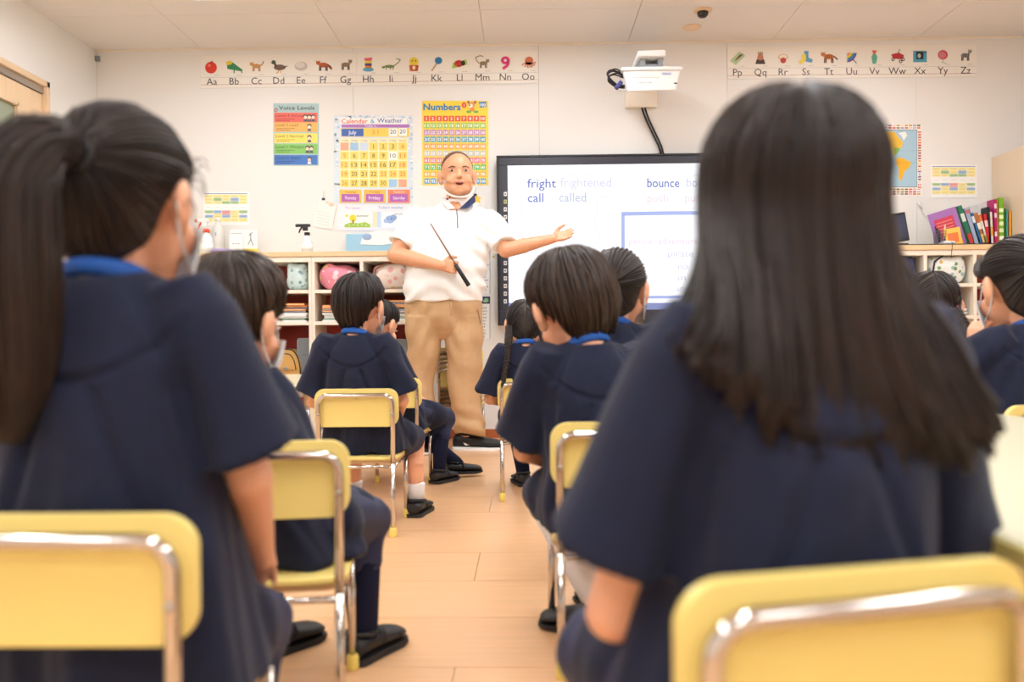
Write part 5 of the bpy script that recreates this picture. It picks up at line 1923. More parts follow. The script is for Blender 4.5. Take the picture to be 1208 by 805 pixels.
def braid(mb, path, r0, r1, turns, seed=1, n=90):
    pth = bez(path, n)
    for k3 in range(3):
        pts, rr = [], []
        for k in range(n + 1):
            t = k / n
            tan = (pth[min(k + 1, n)] - pth[max(k - 1, 0)]).normalized()
            x = Vector((1, 0, 0))
            x = (x - tan * x.dot(tan)).normalized()
            y = tan.cross(x)
            a = 2 * PI * (turns * t + k3 / 3)
            r = r0 + (r1 - r0) * t
            pts.append(pth[k] + x * math.sin(a) * r * 0.75 + y * math.sin(2 * a) * r * 0.42)
            rr.append(r * 0.62)
        mb.tube(pts, rr, 8, uvs=(0.4, 6.0))
    end = pth[-1]
    d = (pth[-1] - pth[-4]).normalized()
    mb.tube([end, end + d * 0.015, end + d * 0.04], [r1 * .8, r1 * 1.0, r1 * .2], 8, uvs=(.4, 1))


def head_shapes(mb, Mh, N, adult=False, neck=0.04, ears=True):
    """cranium, jaw, nose, ears and neck for the body surface"""
    R = Mh.to_3x3()
    hs = R.col[0].length
    Rn = R.normalized()
    T = lambda p: Mh @ Vector(p)

    def el(c, r):
        mb.ellip(T(c), tuple(v * hs for v in r), Rn)
    el(HC, HR)
    el((0, 0.026, -0.035), (0.058, 0.058, 0.062))
    el((0, 0.045, -0.07), (0.04, 0.036, 0.034))
    el((0, 0.066, -0.088), (0.018, 0.016, 0.014))
    if adult:
        for s in (-1, 1):
            el((s * 0.024, 0.026, -0.056), (0.040, 0.048, 0.046))
            el((s * 0.014, 0.044, -0.076), (0.034, 0.034, 0.028))
    for s in (-1, 1):
        el((s * 0.034, 0.052, -0.04), (0.026, 0.026, 0.026))
        if ears:
            ek = 0.84 if adult else 0.92
            mb.ellip(T((s * 0.078, -0.010, -0.010)), (0.0115 * hs, 0.022 * hs * ek, 0.033 * hs * ek), Rn @ Matrix.Rotation(s * 0.45, 3, 'Z'), 14, 10)
            mb.ellip(T((s * 0.073, -0.002, -0.036)), (0.010 * hs, 0.012 * hs, 0.012 * hs), Rn, 12, 8)
    mb.capsule(T((0, 0.078, 0.0)), T((0, 0.09, -0.024)), 0.007 * hs, 0.0105 * hs, 10)
    for s in (-1, 1):
        mb.capsule(T((s * 0.009, 0.083, -0.027)), T((s * 0.006, 0.086, -0.027)), 0.007 * hs, 0.007 * hs, 8)
    mb.capsule(T((-0.012, 0.079, -0.048)), T((0.012, 0.079, -0.048)), 0.007 * hs, 0.007 * hs, 8)
    mb.capsule(T((-0.01, 0.077, -0.058)), T((0.01, 0.077, -0.058)), 0.0075 * hs, 0.0075 * hs, 8)
    mb.capsule(T((0, -0.016, -0.04)), N, neck, neck * 1.12, 16)


def face_parts(root, Mh, skin_m, brow=True, hs=1.0):
    R = Mh.to_3x3().normalized()
    T = lambda p: Mh @ Vector(p)
    hs = Mh.to_3x3().col[0].length
    for s in (-1, 1):
        e = put('eye', MB().ellip(T((s * 0.031, 0.0725, 0.002)), (0.0125 * hs, 0.0052 * hs, 0.0046 * hs), R, 14, 8), M['eyew'], root, smooth=True)
        put('iris', MB().ellip(T((s * 0.031, 0.0765, 0.002)), (0.0052 * hs, 0.0024 * hs, 0.0046 * hs), R, 12, 8), M['dark'], e, smooth=True)
        if brow:
            put('eyebrow', MB().tube([T((s * 0.016, 0.082, 0.016)), T((s * 0.03, 0.080, 0.0195)), T((s * 0.046, 0.0705, 0.015))], [0.0022 * hs, 0.0026 * hs, 0.0014 * hs], 6), M['brow'], root, smooth=True)
    put('lips', MB().tube([T((-0.02, 0.078, -0.053)), T((-0.008, 0.0865, -0.0505)), T((0, 0.0865, -0.0515)), T((0.008, 0.0865, -0.0505)), T((0.02, 0.078, -0.053))], [0.002 * hs, 0.0042 * hs, 0.004 * hs, 0.0042 * hs, 0.002 * hs], 8), M['lip'], root, smooth=True)


def mask(root, Mh):
    """cloth face mask with ear loops"""
    T = lambda p: Mh @ Vector(p)
    nu, nv = 17, 9
    for off, nm in ((0.006, 'face_mask'),):
        mb = MB()
        for lay in (0.0, 0.0035):
            pts = []
            for u in range(nu):
                a = math.radians(-72 + 144 * u / (nu - 1))
                for v in range(nv):
                    t = v / (nv - 1)
                    z = -0.016 - 0.082 * t * (1 - 0.32 * (abs(a) / 1.26) ** 2) - 0.012 * (abs(a) / 1.26) ** 2
                    bulge = 0.018 * math.sin(PI * min(1, t * 1.1)) * math.cos(a) ** 2
                    r = Vector((math.sin(a) * (0.069 - 0.012 * t), 0.02 + math.cos(a) * (0.068 + bulge - 0.004 * t), z))
                    d = Vector((math.sin(a), math.cos(a), 0)) * (off + lay)
                    pts.append(T(r + d))
            mb.grid(pts, nu, nv)
        o = put(nm, mb, M['maskm'], root, smooth=True)
        for s in (-1, 1):
            put('ear_loop', MB().tube(bez([T((s * 0.068, 0.04, -0.035)), T((s * 0.079, 0.012, -0.005)), T((s * 0.083, -0.014, 0.008)), T((s * 0.082, -0.026, -0.015)), T((s * 0.076, -0.008, -0.05)), T((s * 0.066, 0.036, -0.078))], 20), 0.0018, 6), M['maskm'], o, smooth=True)


def hand_shapes(mb, W, dirv, palm_n, side, s=1.0, curl=0.5, spread=0.14):
    """palm and five fingers; dirv = along the hand, palm_n = palm normal, side = direction of the thumb"""
    d = Vector(dirv).normalized()
    nrm = Vector(palm_n)
    nrm = (nrm - d * nrm.dot(d)).normalized()
    th = Vector(side)
    th = (th - d * th.dot(d) - nrm * th.dot(nrm)).normalized()
    L = 0.075 * s
    for k in range(4):
        a = (1.5 - k) * 0.0155 * s
        mb.capsule(W + th * a * 0.55, W + d * L * 0.62 + th * a, 0.0125 * s, 0.0105 * s, 10)
    lens = (0.052, 0.06, 0.056, 0.043)
    for k in range(4):
        a = (1.5 - k) * 0.0165 * s
        p = W + d * L * 0.66 + th * a
        e = d * 1.0 + th * (1.5 - k) * spread
        ang = 0.0
        pts = [p]
        for j, fr in enumerate((0.45, 0.32, 0.23)):
            ang += curl * (0.55 if j == 0 else 0.8)
            p = p + (e.normalized() * math.cos(ang) + nrm * math.sin(ang)) * lens[k] * fr * s
            pts.append(p)
        mb.chain(pts, [0.0082 * s, 0.0076 * s, 0.0068 * s, 0.0058 * s], 10)
    p0 = W + d * 0.014 * s + th * 0.02 * s
    p1 = p0 + (d * 0.55 + th * 0.75 + nrm * 0.25).normalized() * 0.03 * s
    p2 = p1 + (d * 0.85 + th * 0.3 + nrm * (0.2 + curl * .5)).normalized() * 0.024 * s
    p3 = p2 + (d * 0.95 + th * 0.05 + nrm * (0.2 + curl * .5)).normalized() * 0.02 * s
    mb.chain([p0, p1, p2, p3], [0.0135 * s, 0.0105 * s, 0.0088 * s, 0.007 * s], 10)


def shoe(root, ankle, yaw, ln=0.165, m=None, sole_m=None, pitch=0.0, strap=True, wd=1.0):
    """low school shoe; ankle = ankle joint (floor at z=0 when ankle.z = .062)"""
    m = m or M['shoe']
    sole_m = sole_m or M['sole']
    R = Matrix.Rotation(yaw, 3, 'Z') @ Matrix.Rotation(pitch, 3, 'X')
    k = ln / 0.165
    base = Vector(ankle) - R @ Vector((0, 0, 0.06 * k))
    stations = [(-0.047, .018, .03, .044), (-0.040, .028, .034, .054), (-0.02, .031, .033, .058), (0.0, .031, .032, .057), (0.025, .033, .031, .053), (0.055, .037, .030, .046), (0.085, .040, .028, .041), (0.106, .037, .024, .037), (0.119, .028, .018, .032), (0.125, .014, .01, .026)]
    rings, srings = [], []
    for y, w_, _, h in stations:
        ring = []
        for j in range(16):
            a = 2 * PI * j / 16
            c, s_ = math.cos(a), math.sin(a)
            x = math.copysign(abs(c) ** 0.75, c) * w_ * wd
            z = 0.010 + (h - 0.010) * (0.5 + 0.5 * s_) ** 0.75 if s_ > -0.99 else 0.010
            x *= 1 - 0.35 * max(0, s_) ** 2
            ring.append(base + R @ (Vector((x, y, z)) * k))
        rings.append(ring)
        srings.append([base + R @ (Vector((math.copysign(abs(math.cos(2 * PI * j / 16)) ** .6, math.cos(2 * PI * j / 16)) * (w_ + .003) * wd, y * 1.03, 0.0125 if math.sin(2 * PI * j / 16) > 0 else (0.0 + 0.006 * max(0, (y - .085) / .036)))) * k) for j in range(16)])
    o = put('shoe', _loft(rings), m, root, smooth=True)
    put('sole', _loft(srings), sole_m, o, smooth=False)
    collar = [base + R @ (Vector((0.027 * math.cos(a) * wd, -0.006 + 0.034 * math.sin(a), 0.056 - 0.004 * math.sin(a))) * k) for a in [2 * PI * j / 18 for j in range(19)]]
    put('shoe_collar', MB().tube(collar, 0.0055 * k, 8), m, o, smooth=True)
    if strap:
        put('shoe_strap', MB().tube([base + R @ (Vector(v) * k) for v in ((-.034 * wd, .03, .028), (-.024 * wd, .03, .05), (0, .03, .056), (.024 * wd, .03, .05), (.034 * wd, .03, .028))], 0.009 * k, 8, flat_=0.5), sole_m, o, smooth=True)
        put('heel_loop', MB().tube(bez([base + R @ (Vector(v) * k) for v in ((-.006, -.045, .05), (-.006, -.056, .058), (0, -.058, .066), (.006, -.056, .058), (.006, -.045, .05))], 10), 0.0022 * k, 6), sole_m, o, smooth=True)
    return o


def _loft(r):
    mb = MB()
    mb.loft(r)
    return mb


def person_root(label, loc, rz):
    return thing('person', label, 'person', loc, rz)


def child(label, cx, cy, deg, Hw, hyaw, hpitch=-6, hroll=0, s=1.0, hs=1.0, hair=None, hmat=None, elbows=None, wrists=None,
          knees=None, ankles=None, toes=(0, 0), legs='navy', masked=True, hem=0.0, voxel=0.0055, seed=1, shoulder=0.0, hand=(None, None),
          smock_w=1.0, sleeve=1.0, collar=True, yoke=True, ears=True):
    """seated child; (cx, cy) = chair origin under the back tube, Hw = head centre in the world"""
    rz = math.radians(deg)
    f = Vector((-math.sin(rz), math.cos(rz), 0))
    org = Vector((cx, cy, 0)) + f * 0.163
    root = person_root(label, org, rz)
    inv = Matrix.Rotation(-rz, 3, 'Z')
    H = inv @ (Vector(Hw) - org)
    Mh = head_matrix(H, hyaw - deg, hpitch, hroll, hs)
    hipz = SEAT + 0.008
    B = Vector((0, 0.0, hipz))
    N = Mh @ Vector((0, -0.032, -0.092))
    # spine
    up = (N - B)
    mid = B + up * 0.5 + Vector((0, -0.018, 0))

    def spine(t):
        return B * (1 - t) ** 2 + mid * 2 * t * (1 - t) + N * t * t
    wrists = wrists or [(-0.075, 0.185, 0.365), (0.075, 0.185, 0.365)]
    knees = knees or [(-0.085, 0.23, 0.30), (0.085, 0.23, 0.30)]
    ankles = ankles or [(-0.085, 0.22, 0.062), (0.085, 0.22, 0.062)]
    S_ = [N + Vector((sd * 0.098 * s, 0.0, -0.052 * s + shoulder)) for sd in (-1, 1)]
    elbows = elbows or [tuple(S_[k] + Vector(((-1, 1)[k] * .055 * s, .03, -.185 * s))) for k in (0, 1)]
    # ---------------- body
    mb = MB()
    head_shapes(mb, Mh, N + Vector((0, 0, -0.02)), neck=0.036 * s * hs, ears=ears)
    mb.chain([spine(0.05) + Vector((0, 0, .03)), spine(0.4), spine(0.75)], [0.085 * s, 0.08 * s, 0.075 * s])
    for i in (0, 1):
        sd = (-1, 1)[i]
        E, W = Vector(elbows[i]), Vector(wrists[i])
        mb.chain([spine(.82), S_[i], E, W], [0.05 * s, 0.034 * s, 0.028 * s, 0.020 * s])
        hd = hand[i] or ((W - E).normalized() + Vector((-sd * .3, 0.2, -.1)), Vector((0, 0, -1)), Vector((-sd, .2, 0)), .6)
        hand_shapes(mb, W, hd[0], hd[1], hd[2], 0.82 * s, hd[3])
        K, A = Vector(knees[i]), Vector(ankles[i])
        mb.chain([Vector((sd * 0.065, 0, hipz + .055)), K, K.lerp(A, .35) + Vector((0, -.012, 0)), A], [0.058 * s, 0.042 * s, 0.040 * s, 0.026 * s])
    me = remesh(mb, voxel * .8, 4, 0.5, 'body')
    me.materials.append(M['skin'])
    o = put('body', me, None, root, smooth=True)
    face_parts(root, Mh, M['skin'])
    # ---------------- smock
    prof = [(-0.02, .146, .108), (0.0, .152, .112), (0.12, .146, .110), (0.3, .132, .105), (0.5, .124, .100), (0.66, .122, .092), (0.78, .116, .083), (0.87, .096, .072), (0.94, .070, .059), (0.985, .051, .048)]
    mb = MB()
    rings = []
    tilt = up.normalized()
    for t, a, b in prof:
        c = spine(max(t, 0)) + Vector((0, 0, min(t, 0) * .4))
        tz = Vector((0, 0, 1)).lerp(tilt, 0.75).normalized() if t > .2 else Vector((0, 0, 1))
        xx = Vector((1, 0, 0)) - tz * tz.x
        xx.normalize()
        yy = tz.cross(xx)
        ring = []
        for j in range(28):
            an = 2 * PI * j / 28
            ca, sa = math.cos(an), math.sin(an)
            ring.append(c + xx * math.copysign(abs(ca) ** .85, ca) * a * s * smock_w + yy * math.copysign(abs(sa) ** .9, sa) * b * s)
        rings.append(ring)
    mb.loft(rings)
    for i in (0, 1):
        sd = (-1, 1)[i]
        E = Vector(elbows[i])
        hemc = S_[i].lerp(E, 0.86 + hem)
        d = (hemc - S_[i]).normalized()
        L = (hemc - S_[i]).length
        pts = [S_[i] - d * 0.045, S_[i] + d * 0.0, S_[i] + d * L * .4, S_[i] + d * L * .75, hemc, hemc - d * 0.012, hemc - d * 0.055]
        rr = [0.035, 0.054, 0.060 * sleeve, 0.066 * sleeve, 0.074 * sleeve, 0.064 * sleeve, 0.042]
        mb.tube(pts, [v * s for v in rr], 24)
        mb.capsule(N + Vector((sd * 0.03, -0.005, -.03 * s)), S_[i] + d * 0.02, 0.036 * s, 0.056 * s, 16)
        mb.capsule((sd * 0.075, 0.0, hipz + .052), Vector((sd * .075, 0, hipz + .052)).lerp(Vector(knees[i]) + Vector((0, 0, .01)), .68), 0.07 * s, 0.062 * s, 16)
    me = remesh(mb, voxel, 5, 0.5, 'smock')
    rnd = random.Random(seed)
    p1, p2, p3 = [rnd.uniform(0, 6.28) for _ in range(3)]
    Nz, Bz = N.z, hipz

    def fold(co, no):
        x, y, z = co[:, 0], co[:, 1], co[:, 2]
        t = np.clip((z - Bz) / (Nz - Bz), 0, 1)
        cx_ = np.array([spine(q) for q in np.linspace(0, 1, 21)])
        sx = np.interp(t, np.linspace(0, 1, 21), cx_[:, 0])
        sy = np.interp(t, np.linspace(0, 1, 21), cx_[:, 1])
        ang = np.arctan2(x - sx, -(y - sy))
        w_ = smoothstep(.85, .2, t)
        fo = np.sin(ang * 6 + p1 + 1.6 * np.sin(z * 7 + p2))
        d = 0.010 * w_ * (np.sign(fo) * np.abs(fo) ** 1.6) + 0.0015 * w_ * np.sin(ang * 11 + p3 + z * 6)
        # sleeve folds, crossing the arm
        far = smoothstep(.10, .17, np.abs(x - sx)) * smoothstep(.2, .4, t)
        d += far * 0.005 * np.sin(70 * (z * .6 + np.abs(x - sx) * .5) + 26 * y + p2) * smoothstep(.3, .7, np.sin(8 * z + p3) * .5 + .5)
        # crease between sleeve and back, then a raglan seam up to the neck
        bk_ = smoothstep(.03, -.02, (y - sy))
        ax = np.abs(x - sx)
        zd = np.clip(Nz - 0.085 * s - z, 0, 1)
        lx_ = (0.098 + 0.16 * zd) * s
        d -= bk_ * 0.013 * np.exp(-((ax - lx_) / 0.013) ** 2) * smoothstep(0, .05, zd) * smoothstep(.26, .16, zd)
        ls = (0.045 + 0.55 * np.clip(Nz - .015 - z, 0, 1)) * s
        d -= bk_ * 0.003 * np.exp(-((ax - ls) / 0.004) ** 2) * smoothstep(.01, .03, Nz - z) * smoothstep(.12, .09, Nz - z)
        if yoke:
            back = smoothstep(-.02, -.06, (y - sy))
            u = (x - sx)
            yz = Nz - 0.118 * s + 0.55 * u ** 2 / (0.1 * s) * 0.9
            g = np.exp(-((z - yz) / 0.0045) ** 2) * back * (np.abs(u) < .115 * s)
            d -= 0.0045 * g
            d += back * 0.002 * smoothstep(0, .01, z - yz) * (np.abs(u) < .115 * s)
            dn = np.clip(yz - z, 0, 1)
            for sd in (-1, 1):
                lx = sd * (0.022 + 0.28 * dn)
                d -= back * 0.007 * np.exp(-((u - lx) / 0.007) ** 2) * smoothstep(0, .02, dn) * smoothstep(.26, .12, dn)
            d += back * 0.006 * np.exp(-(u / (0.012 + 0.2 * dn)) ** 2) * smoothstep(0, .03, dn) * smoothstep(.28, .1, dn)
        return d
    displace(me, fold)
    me.materials.append(M['navy'])
    put('smock', me, None, root, smooth=True)
    if collar:
        tz = (Mh @ Vector((0, -0.016, -0.04)) - (N + Vector((0, 0, -.02)))).normalized()
        xa_ = Vector((1, 0, 0)) - tz * tz.x
        xa_.normalize()
        ya_ = tz.cross(xa_)
        cc_ = N + Vector((0, 0, -.02)) + tz * .014
        ring = [cc_ + xa_ * .0435 * s * math.cos(2 * PI * j / 24) + ya_ * .0435 * s * math.sin(2 * PI * j / 24) for j in range(25)]
        put('inner_collar', MB().tube(ring, 0.007 * s, 8, flat_=1.6, up=(0, 0, 1)), M['blue'], root, smooth=True)
    # ---------------- legs
    for i in (0, 1):
        K, A = Vector(knees[i]), Vector(ankles[i])
        sd = (-1, 1)[i]
        mid_ = K.lerp(A, .35) + Vector((0, -.012, 0))
        if legs in ('navy', 'white_high'):
            top = K.lerp(A, .1)
            sm = M['navys'] if legs == 'navy' else M['sock']
            put('sock', MB().chain([top, mid_, A + Vector((0, 0, -.005))], [.047 * s, .0455 * s, .0315 * s], 16), sm, root, smooth=True)
        else:
            t1 = K.lerp(A, .72)
            put('sock', MB().tube([t1, K.lerp(A, .76), K.lerp(A, .86), A + Vector((0, 0, -.01))], [.033 * s, .036 * s, .032 * s, .031 * s], 16), M['sock'], root, smooth=True)
        shoe(root, A, math.radians(toes[i]), 0.17 * s)
    mb = MB()
    for i in (0, 1):
        K, A = Vector(knees[i]), Vector(ankles[i])
        sd = (-1, 1)[i]
        hip = Vector((sd * 0.065, 0, hipz + .06))
        if legs == 'navy':
            mb.chain([hip, hip.lerp(K, .6), K + Vector((0, -.005, -.005)), K.lerp(A, .32) + Vector((0, -.012, 0))], [.066 * s, .066 * s, .064 * s, .05 * s], 16)
        else:
            mb.chain([hip, hip.lerp(K, .8)], [.066 * s, .062 * s], 16)
    me = remesh(mb, voxel * 1.1, 3, .5, 'trousers')
    displace(me, lambda co, no: 0.003 * np.sin(co[:, 2] * 45 + co[:, 1] * 22 + 4 * np.sin(co[:, 0] * 25)) + 0.0015 * np.sin(co[:, 0] * 60 + co[:, 2] * 35))
    me.materials.append(M['navyp'])
    put('trousers', me, None, root, smooth=True)
    if hair:
        hair(root, Mh, N, hmat or HAIR_BLACK)
    if masked:
        mask(root, Mh)
    return root


def finish_hair(root, mb, hm, name='hair'):
    return put(name, mb, hm, root, smooth=True)


def hair_boy(f=66, sd=98, b=128, thick=0.017, seed=1, strands=260, jag=3.5, end=0.007, hem_drop=0.004):
    def fn(root, Mh, N, hm):
        mb = MB()
        hair_cap(mb, Mh, f, sd, b, thick, end, seed=seed, strands=strands, jag=jag, hem_drop=hem_drop)
        finish_hair(root, mb, hm)
    return fn


def hair_tail(tie=(0, -0.9, 0.35), path=None, rads=(.016, .028, .03, .02, .006), f=62, sd=97, b=112, seed=1, ring=None, strands=160, ts=70, flat_=0.75, wisps=0, bow=None):
    def fn(root, Mh, N, hm):
        mb = MB()
        T = hair_pulled(mb, Mh, f, sd, b, tie, 0, seed=seed, strands=strands)
        if path:
            p = [T] + [T + Vector(q) for q in path]
            tail(mb, p, rads, seed, ts, flat_)
        rnd = random.Random(seed + 9)
        for _ in range(wisps):
            ph = rnd.uniform(-1.9, 1.9)
            d = hdir(ph, theta_end(ph, f, sd, b))
            a = on_head(d, 0.004)
            e = d * rnd.uniform(.01, .03) + Vector((0, 0, rnd.uniform(-.02, .012)))
            strand_tube(mb, bez([Mh @ a, Mh @ (a + e * .5 + Vector((0, 0, .006))), Mh @ (a + e * .9 + Vector((0, 0, -.006)))], 8), 0.0006, 0)
        finish_hair(root, mb, hm)
        q = Vector(tie).normalized()
        if ring is not None:
            Tm = Mh @ on_head(q, 0.014)
            d = (Mh.to_3x3() @ q).normalized()
            x = d.cross(Vector((0, 0, 1))).normalized()
            y = d.cross(x)
            put('hair_tie', MB().tube([Tm + x * .016 * math.cos(2 * PI * k / 14) + y * .016 * math.sin(2 * PI * k / 14) for k in range(15)], 0.005, 8), ring, root, smooth=True)
        if bow is not None:
            Tm = Mh @ on_head(q, 0.022)
            mbw = MB()
            for s_ in (-1, 1):
                mbw.ellip(Tm + Vector((s_ * .022, -.006, .004)), (.024, .010, .014), Matrix.Rotation(s_ * -.3, 3, 'Y'), 14, 8)
                mbw.tube([Tm, Tm + Vector((s_ * .012, -.012, -.03)), Tm + Vector((s_ * .018, -.012, -.085))], [.006, .008, .007], 8, flat_=.4)
            mbw.ellip(Tm + Vector((0, -.01, 0)), .009, None, 10, 8)
            put('ribbon_bow', mbw, bow, root, smooth=True)
    return fn


def hair_braids(ties=((-0.75, -0.5, -0.35), (0.75, -0.5, -0.35)), paths=None, r0=.016, r1=.009, turns=5, f=64, sd=97, b=114, seed=1, tie_m=None, sides=(-1, 1)):
    def fn(root, Mh, N, hm):
        mb = MB()
        Ts = {}
        for s_, t in zip((-1, 1), ties):
            Ts[s_] = hair_pulled(mb, Mh, f, sd, b, t, s_, seed=seed + s_, strands=110, th1=.011)
        finish_hair(root, mb, hm)
        for s_, p in zip((-1, 1), paths):
            if s_ not in sides:
                continue
            mb = MB()
            T = Ts[s_]
            braid(mb, [T] + [T + Vector(q) for q in p], r0, r1, turns)
            o = finish_hair(root, mb, hm, 'braid')
            if tie_m:
                put('hair_tie', MB().tube([T + Vector((.013 * math.cos(2 * PI * k / 12), .004 * math.sin(2 * PI * k / 12), .013 * math.sin(2 * PI * k / 12))) for k in range(13)], .006, 8), tie_m, o, smooth=True)
    return fn


def hair_long(zends=(0.60, 0.56), halfw=0.135, seed=1, strands=420):
    """straight hair falling from the crown over the shoulders; heights are in the person's frame"""
    def fn(root, Mh, N, hm):
        mb = MB()
        nu, nv = 96, 34
        Mi = Mh

        def pos(ph, t, off=0.0, lo=0.0):
            a = abs(((ph + PI) % (2 * PI)) - PI)        # 0 front .. pi back
            ts = 0.42
            te = theta_end(ph, 60, 88, 86)
            if a < 0.9:                                  # swept away from the face to the sides
                te = theta_end(ph, 66, 88, 86)
            if t <= ts:
                q = t / ts
                k = 0.011 + 0.006 * math.sin(PI * min(1, q)) + off + .0018 * wob(ph * 3, seed) * q
                return Mi @ on_head(hdir(ph, te * q), k)
            q = (t - ts) / (1 - ts)
            p0 = Mi @ on_head(hdir(ph, te), 0.011 + off + .0018 * wob(ph * 3, seed))
            sd = math.sin(ph)
            bk = sst(.9, 2.4, a)
            ze = zends[0] + (zends[1] - zends[0]) * bk + .012 * wob(ph * 6, seed + 3) + lo + .05 * max(0, -sd) ** 1.5
            c = N
            # lower end: a flattened curtain on the shoulders and the back
            xe = c.x + math.copysign(abs(sd) ** .8, sd) * halfw * (.72 + .28 * (1 - bk)) + .004 * wob(ph * 9, seed + 1) + .01 * bk
            ye = c.y - (0.082 + off) * sst(.7, 1.9, a) + 0.03 * (1 - sst(.6, 1.6, a))
            s2 = sst(0, 1, q)
            x = p0.x + (xe - p0.x) * (q ** 3.2 if sd > 0 else q * q * .8 + .2 * q)
            y = p0.y + (ye - p0.y) * s2
            z = p0.z + (ze - p0.z) * q
            n_ = .004 * wob(ph * 5 + q * 1.2, seed + 8) * sst(0, .5, q)
            return Vector((x + n_ * math.sin(ph), y - n_, z))
        pts = []
        for u in range(nu):
            ph = 2 * PI * u / nu
            for v in range(nv):
                pts.append(pos(ph, .012 + .988 * v / (nv - 1)))
        # leave the face open: skip strands of the front quarter below the fringe
        i0 = mb.add(pts)
        for u in range(nu):
            un = (u + 1) % nu
            a = abs((((2 * PI * (u + .5) / nu) + PI) % (2 * PI)) - PI)
            for v in range(nv - 1):
                if a < 0.85 and v > nv * .44:
                    continue
                mb.face((i0 + u * nv + v, i0 + un * nv + v, i0 + un * nv + v + 1, i0 + u * nv + v + 1),
                        ((u / nu * 3, v / nv * 1.6), ((u + 1) / nu * 3, v / nv * 1.6), ((u + 1) / nu * 3, (v + 1) / nv * 1.6), (u / nu * 3, (v + 1) / nv * 1.6)))
        rnd = random.Random(seed)
        for _ in range(strands):
            ph = rnd.uniform(.95, 2 * PI - .95)
            t0 = rnd.uniform(0.02, .5)
            t1 = 1.0
            o_ = rnd.uniform(0, .004)
            lo = rnd.uniform(-.018, .012)
            dr = rnd.uniform(-.06, .06)
            strand_tube(mb, [pos(ph + dr * j / 17, t0 + (t1 - t0) * j / 17, o_, lo) for j in range(18)], rnd.uniform(.0012, .0026), 0)
        finish_hair(root, mb, hm)
    return fn

# ------------------------------------------------------------------ the class
# girl with ponytail, first row
x, y = P(227, 690, 0.81).x - 0.141, 0.81
chair(x, y, 0, 'yellow chair of the girl with the ponytail')
child('girl in navy smock with a long dark ponytail and white mask', x, y, -4, P(148, 236, 1.0), -7, -4, 0, s=1.0, hs=.99,
      hair=hair_tail((0.10, -0.98, 0.06), [(-.012, -.036, .0), (-.03, -.058, -.045), (-.034, -.055, -.13), (-.04, -.042, -.23), (-.045, -.04, -.30)], (.018, .034, .046, .050, .042, .012), b=126, seed=3, ring=mat('black_elastic', (24, 22, 24), .7), strands=260, ts=150, wisps=60),
      hmat=HAIR_BROWN, knees=[(-.09, .23, .29), (.05, .2, .268)], ankles=[(-.085, .22, .062), (.05, .17, .062)], voxel=.005, seed=2)

# boy left, second row
x, y = P(397, 560, 1.38).x - 0.124, 1.385
chair(x, y, 8, 'yellow chair of the boy with brown hair behind the ponytail girl')
child('boy in navy smock and breeches with brown bowl-cut hair and white mask', x, y, 6, P(277, 377, 1.62), -20, -12, 2, s=0.98, hs=1.1,
      hair=hair_boy(64, 98, 130, .02, 4, 320), hmat=HAIR_BOY, knees=[(-.10, .22, .285), (.125, .21, .285)], ankles=[(-.06, .24, .062), (.13, .19, .062)], toes=(-38, -30), voxel=.0052, seed=5)

# boy left, third row
x, y = P(420, 520, 2.84).x, 2.84
chair(x, y, 0, 'yellow chair of the boy with bare legs and white socks')
child('boy in navy smock with short black hair, bare legs and white socks', x, y, -2, P(425, 362, 2.97), -14, -8, 0, s=1.0, hs=1.03,
      hair=hair_boy(66, 97, 127, .017, 7, 320, end=.004), hmat=HAIR_BLACK, knees=[(-.10, .21, .285), (.135, .19, .275)], ankles=[(-.10, .20, .062), (.145, .17, .062)], toes=(8, -6), legs='bare', voxel=.0045, seed=7)

# boy left, fourth row, bent forward
x, y = P(458, 490, 3.6).x, 3.6
chair(x, y, -4, 'yellow chair of the boy bending forward in front of the teacher')
child('boy in navy smock bending forward in front of the teacher', x, y, -6, P(449, 383, 3.80), -30, -26, 0, s=0.96, hs=0.98,
      hair=hair_boy(64, 97, 126, .013, 9, 160, end=.004), hmat=HAIR_BLACK, knees=[(-.07, .24, .29), (.155, .22, .29)], ankles=[(.20, .30, .075), (.155, .13, .062)], toes=(-70, -25), masked=False, seed=9, voxel=.006)

# girl with two braids, centre
x, y = P(628, 480, 3.46).x, 3.46
chair(x, y, 2, 'yellow chair of the girl with two braids')
child('girl in navy smock with centre parting and two thin braids', x, y, 2, P(620, 382, 3.56), 0, -14, 0, s=0.97, hs=0.98,
      hair=hair_braids(((-0.72, -0.42, -0.45), (0.72, -0.42, -0.45)), [[(-.008, -.03, -.06), (-.014, -.045, -.13), (-.03, -.055, -.22)], [(.01, -.03, -.06), (.012, -.04, -.12), (.012, -.045, -.19)]], .0145, .008, 6, seed=4, b=124),
      hmat=HAIR_BLACK, knees=[(-.06, .23, .29), (.08, .23, .29)], ankles=[(-.03, .17, .062), (.09, .2, .062)], toes=(10, -10), seed=11, voxel=.0055, hem=.02)

# boy centre right
x, y = P(662, 620, 1.66).x + 0.122, 1.665
chair(x, y, 2, 'yellow chair of the boy with white tights and brown hair')
child('boy in navy smock and white tights with brown bowl-cut hair bowing his head', x, y, 8, P(675, 360, 1.88), 15, -20, -9, s=1.0, hs=1.08, masked=False,
      hair=hair_boy(60, 104, 132, .021, 12, 340, hem_drop=.008), hmat=HAIR_BOY, elbows=[(-.16, .08, .41), (.16, .03, .42)], knees=[(-.10, .2, .285), (.06, .24, .29)], ankles=[(.005, .105, .062), (.09, .22, .062)], toes=(75, 40), legs='white_high', voxel=.005, seed=13)

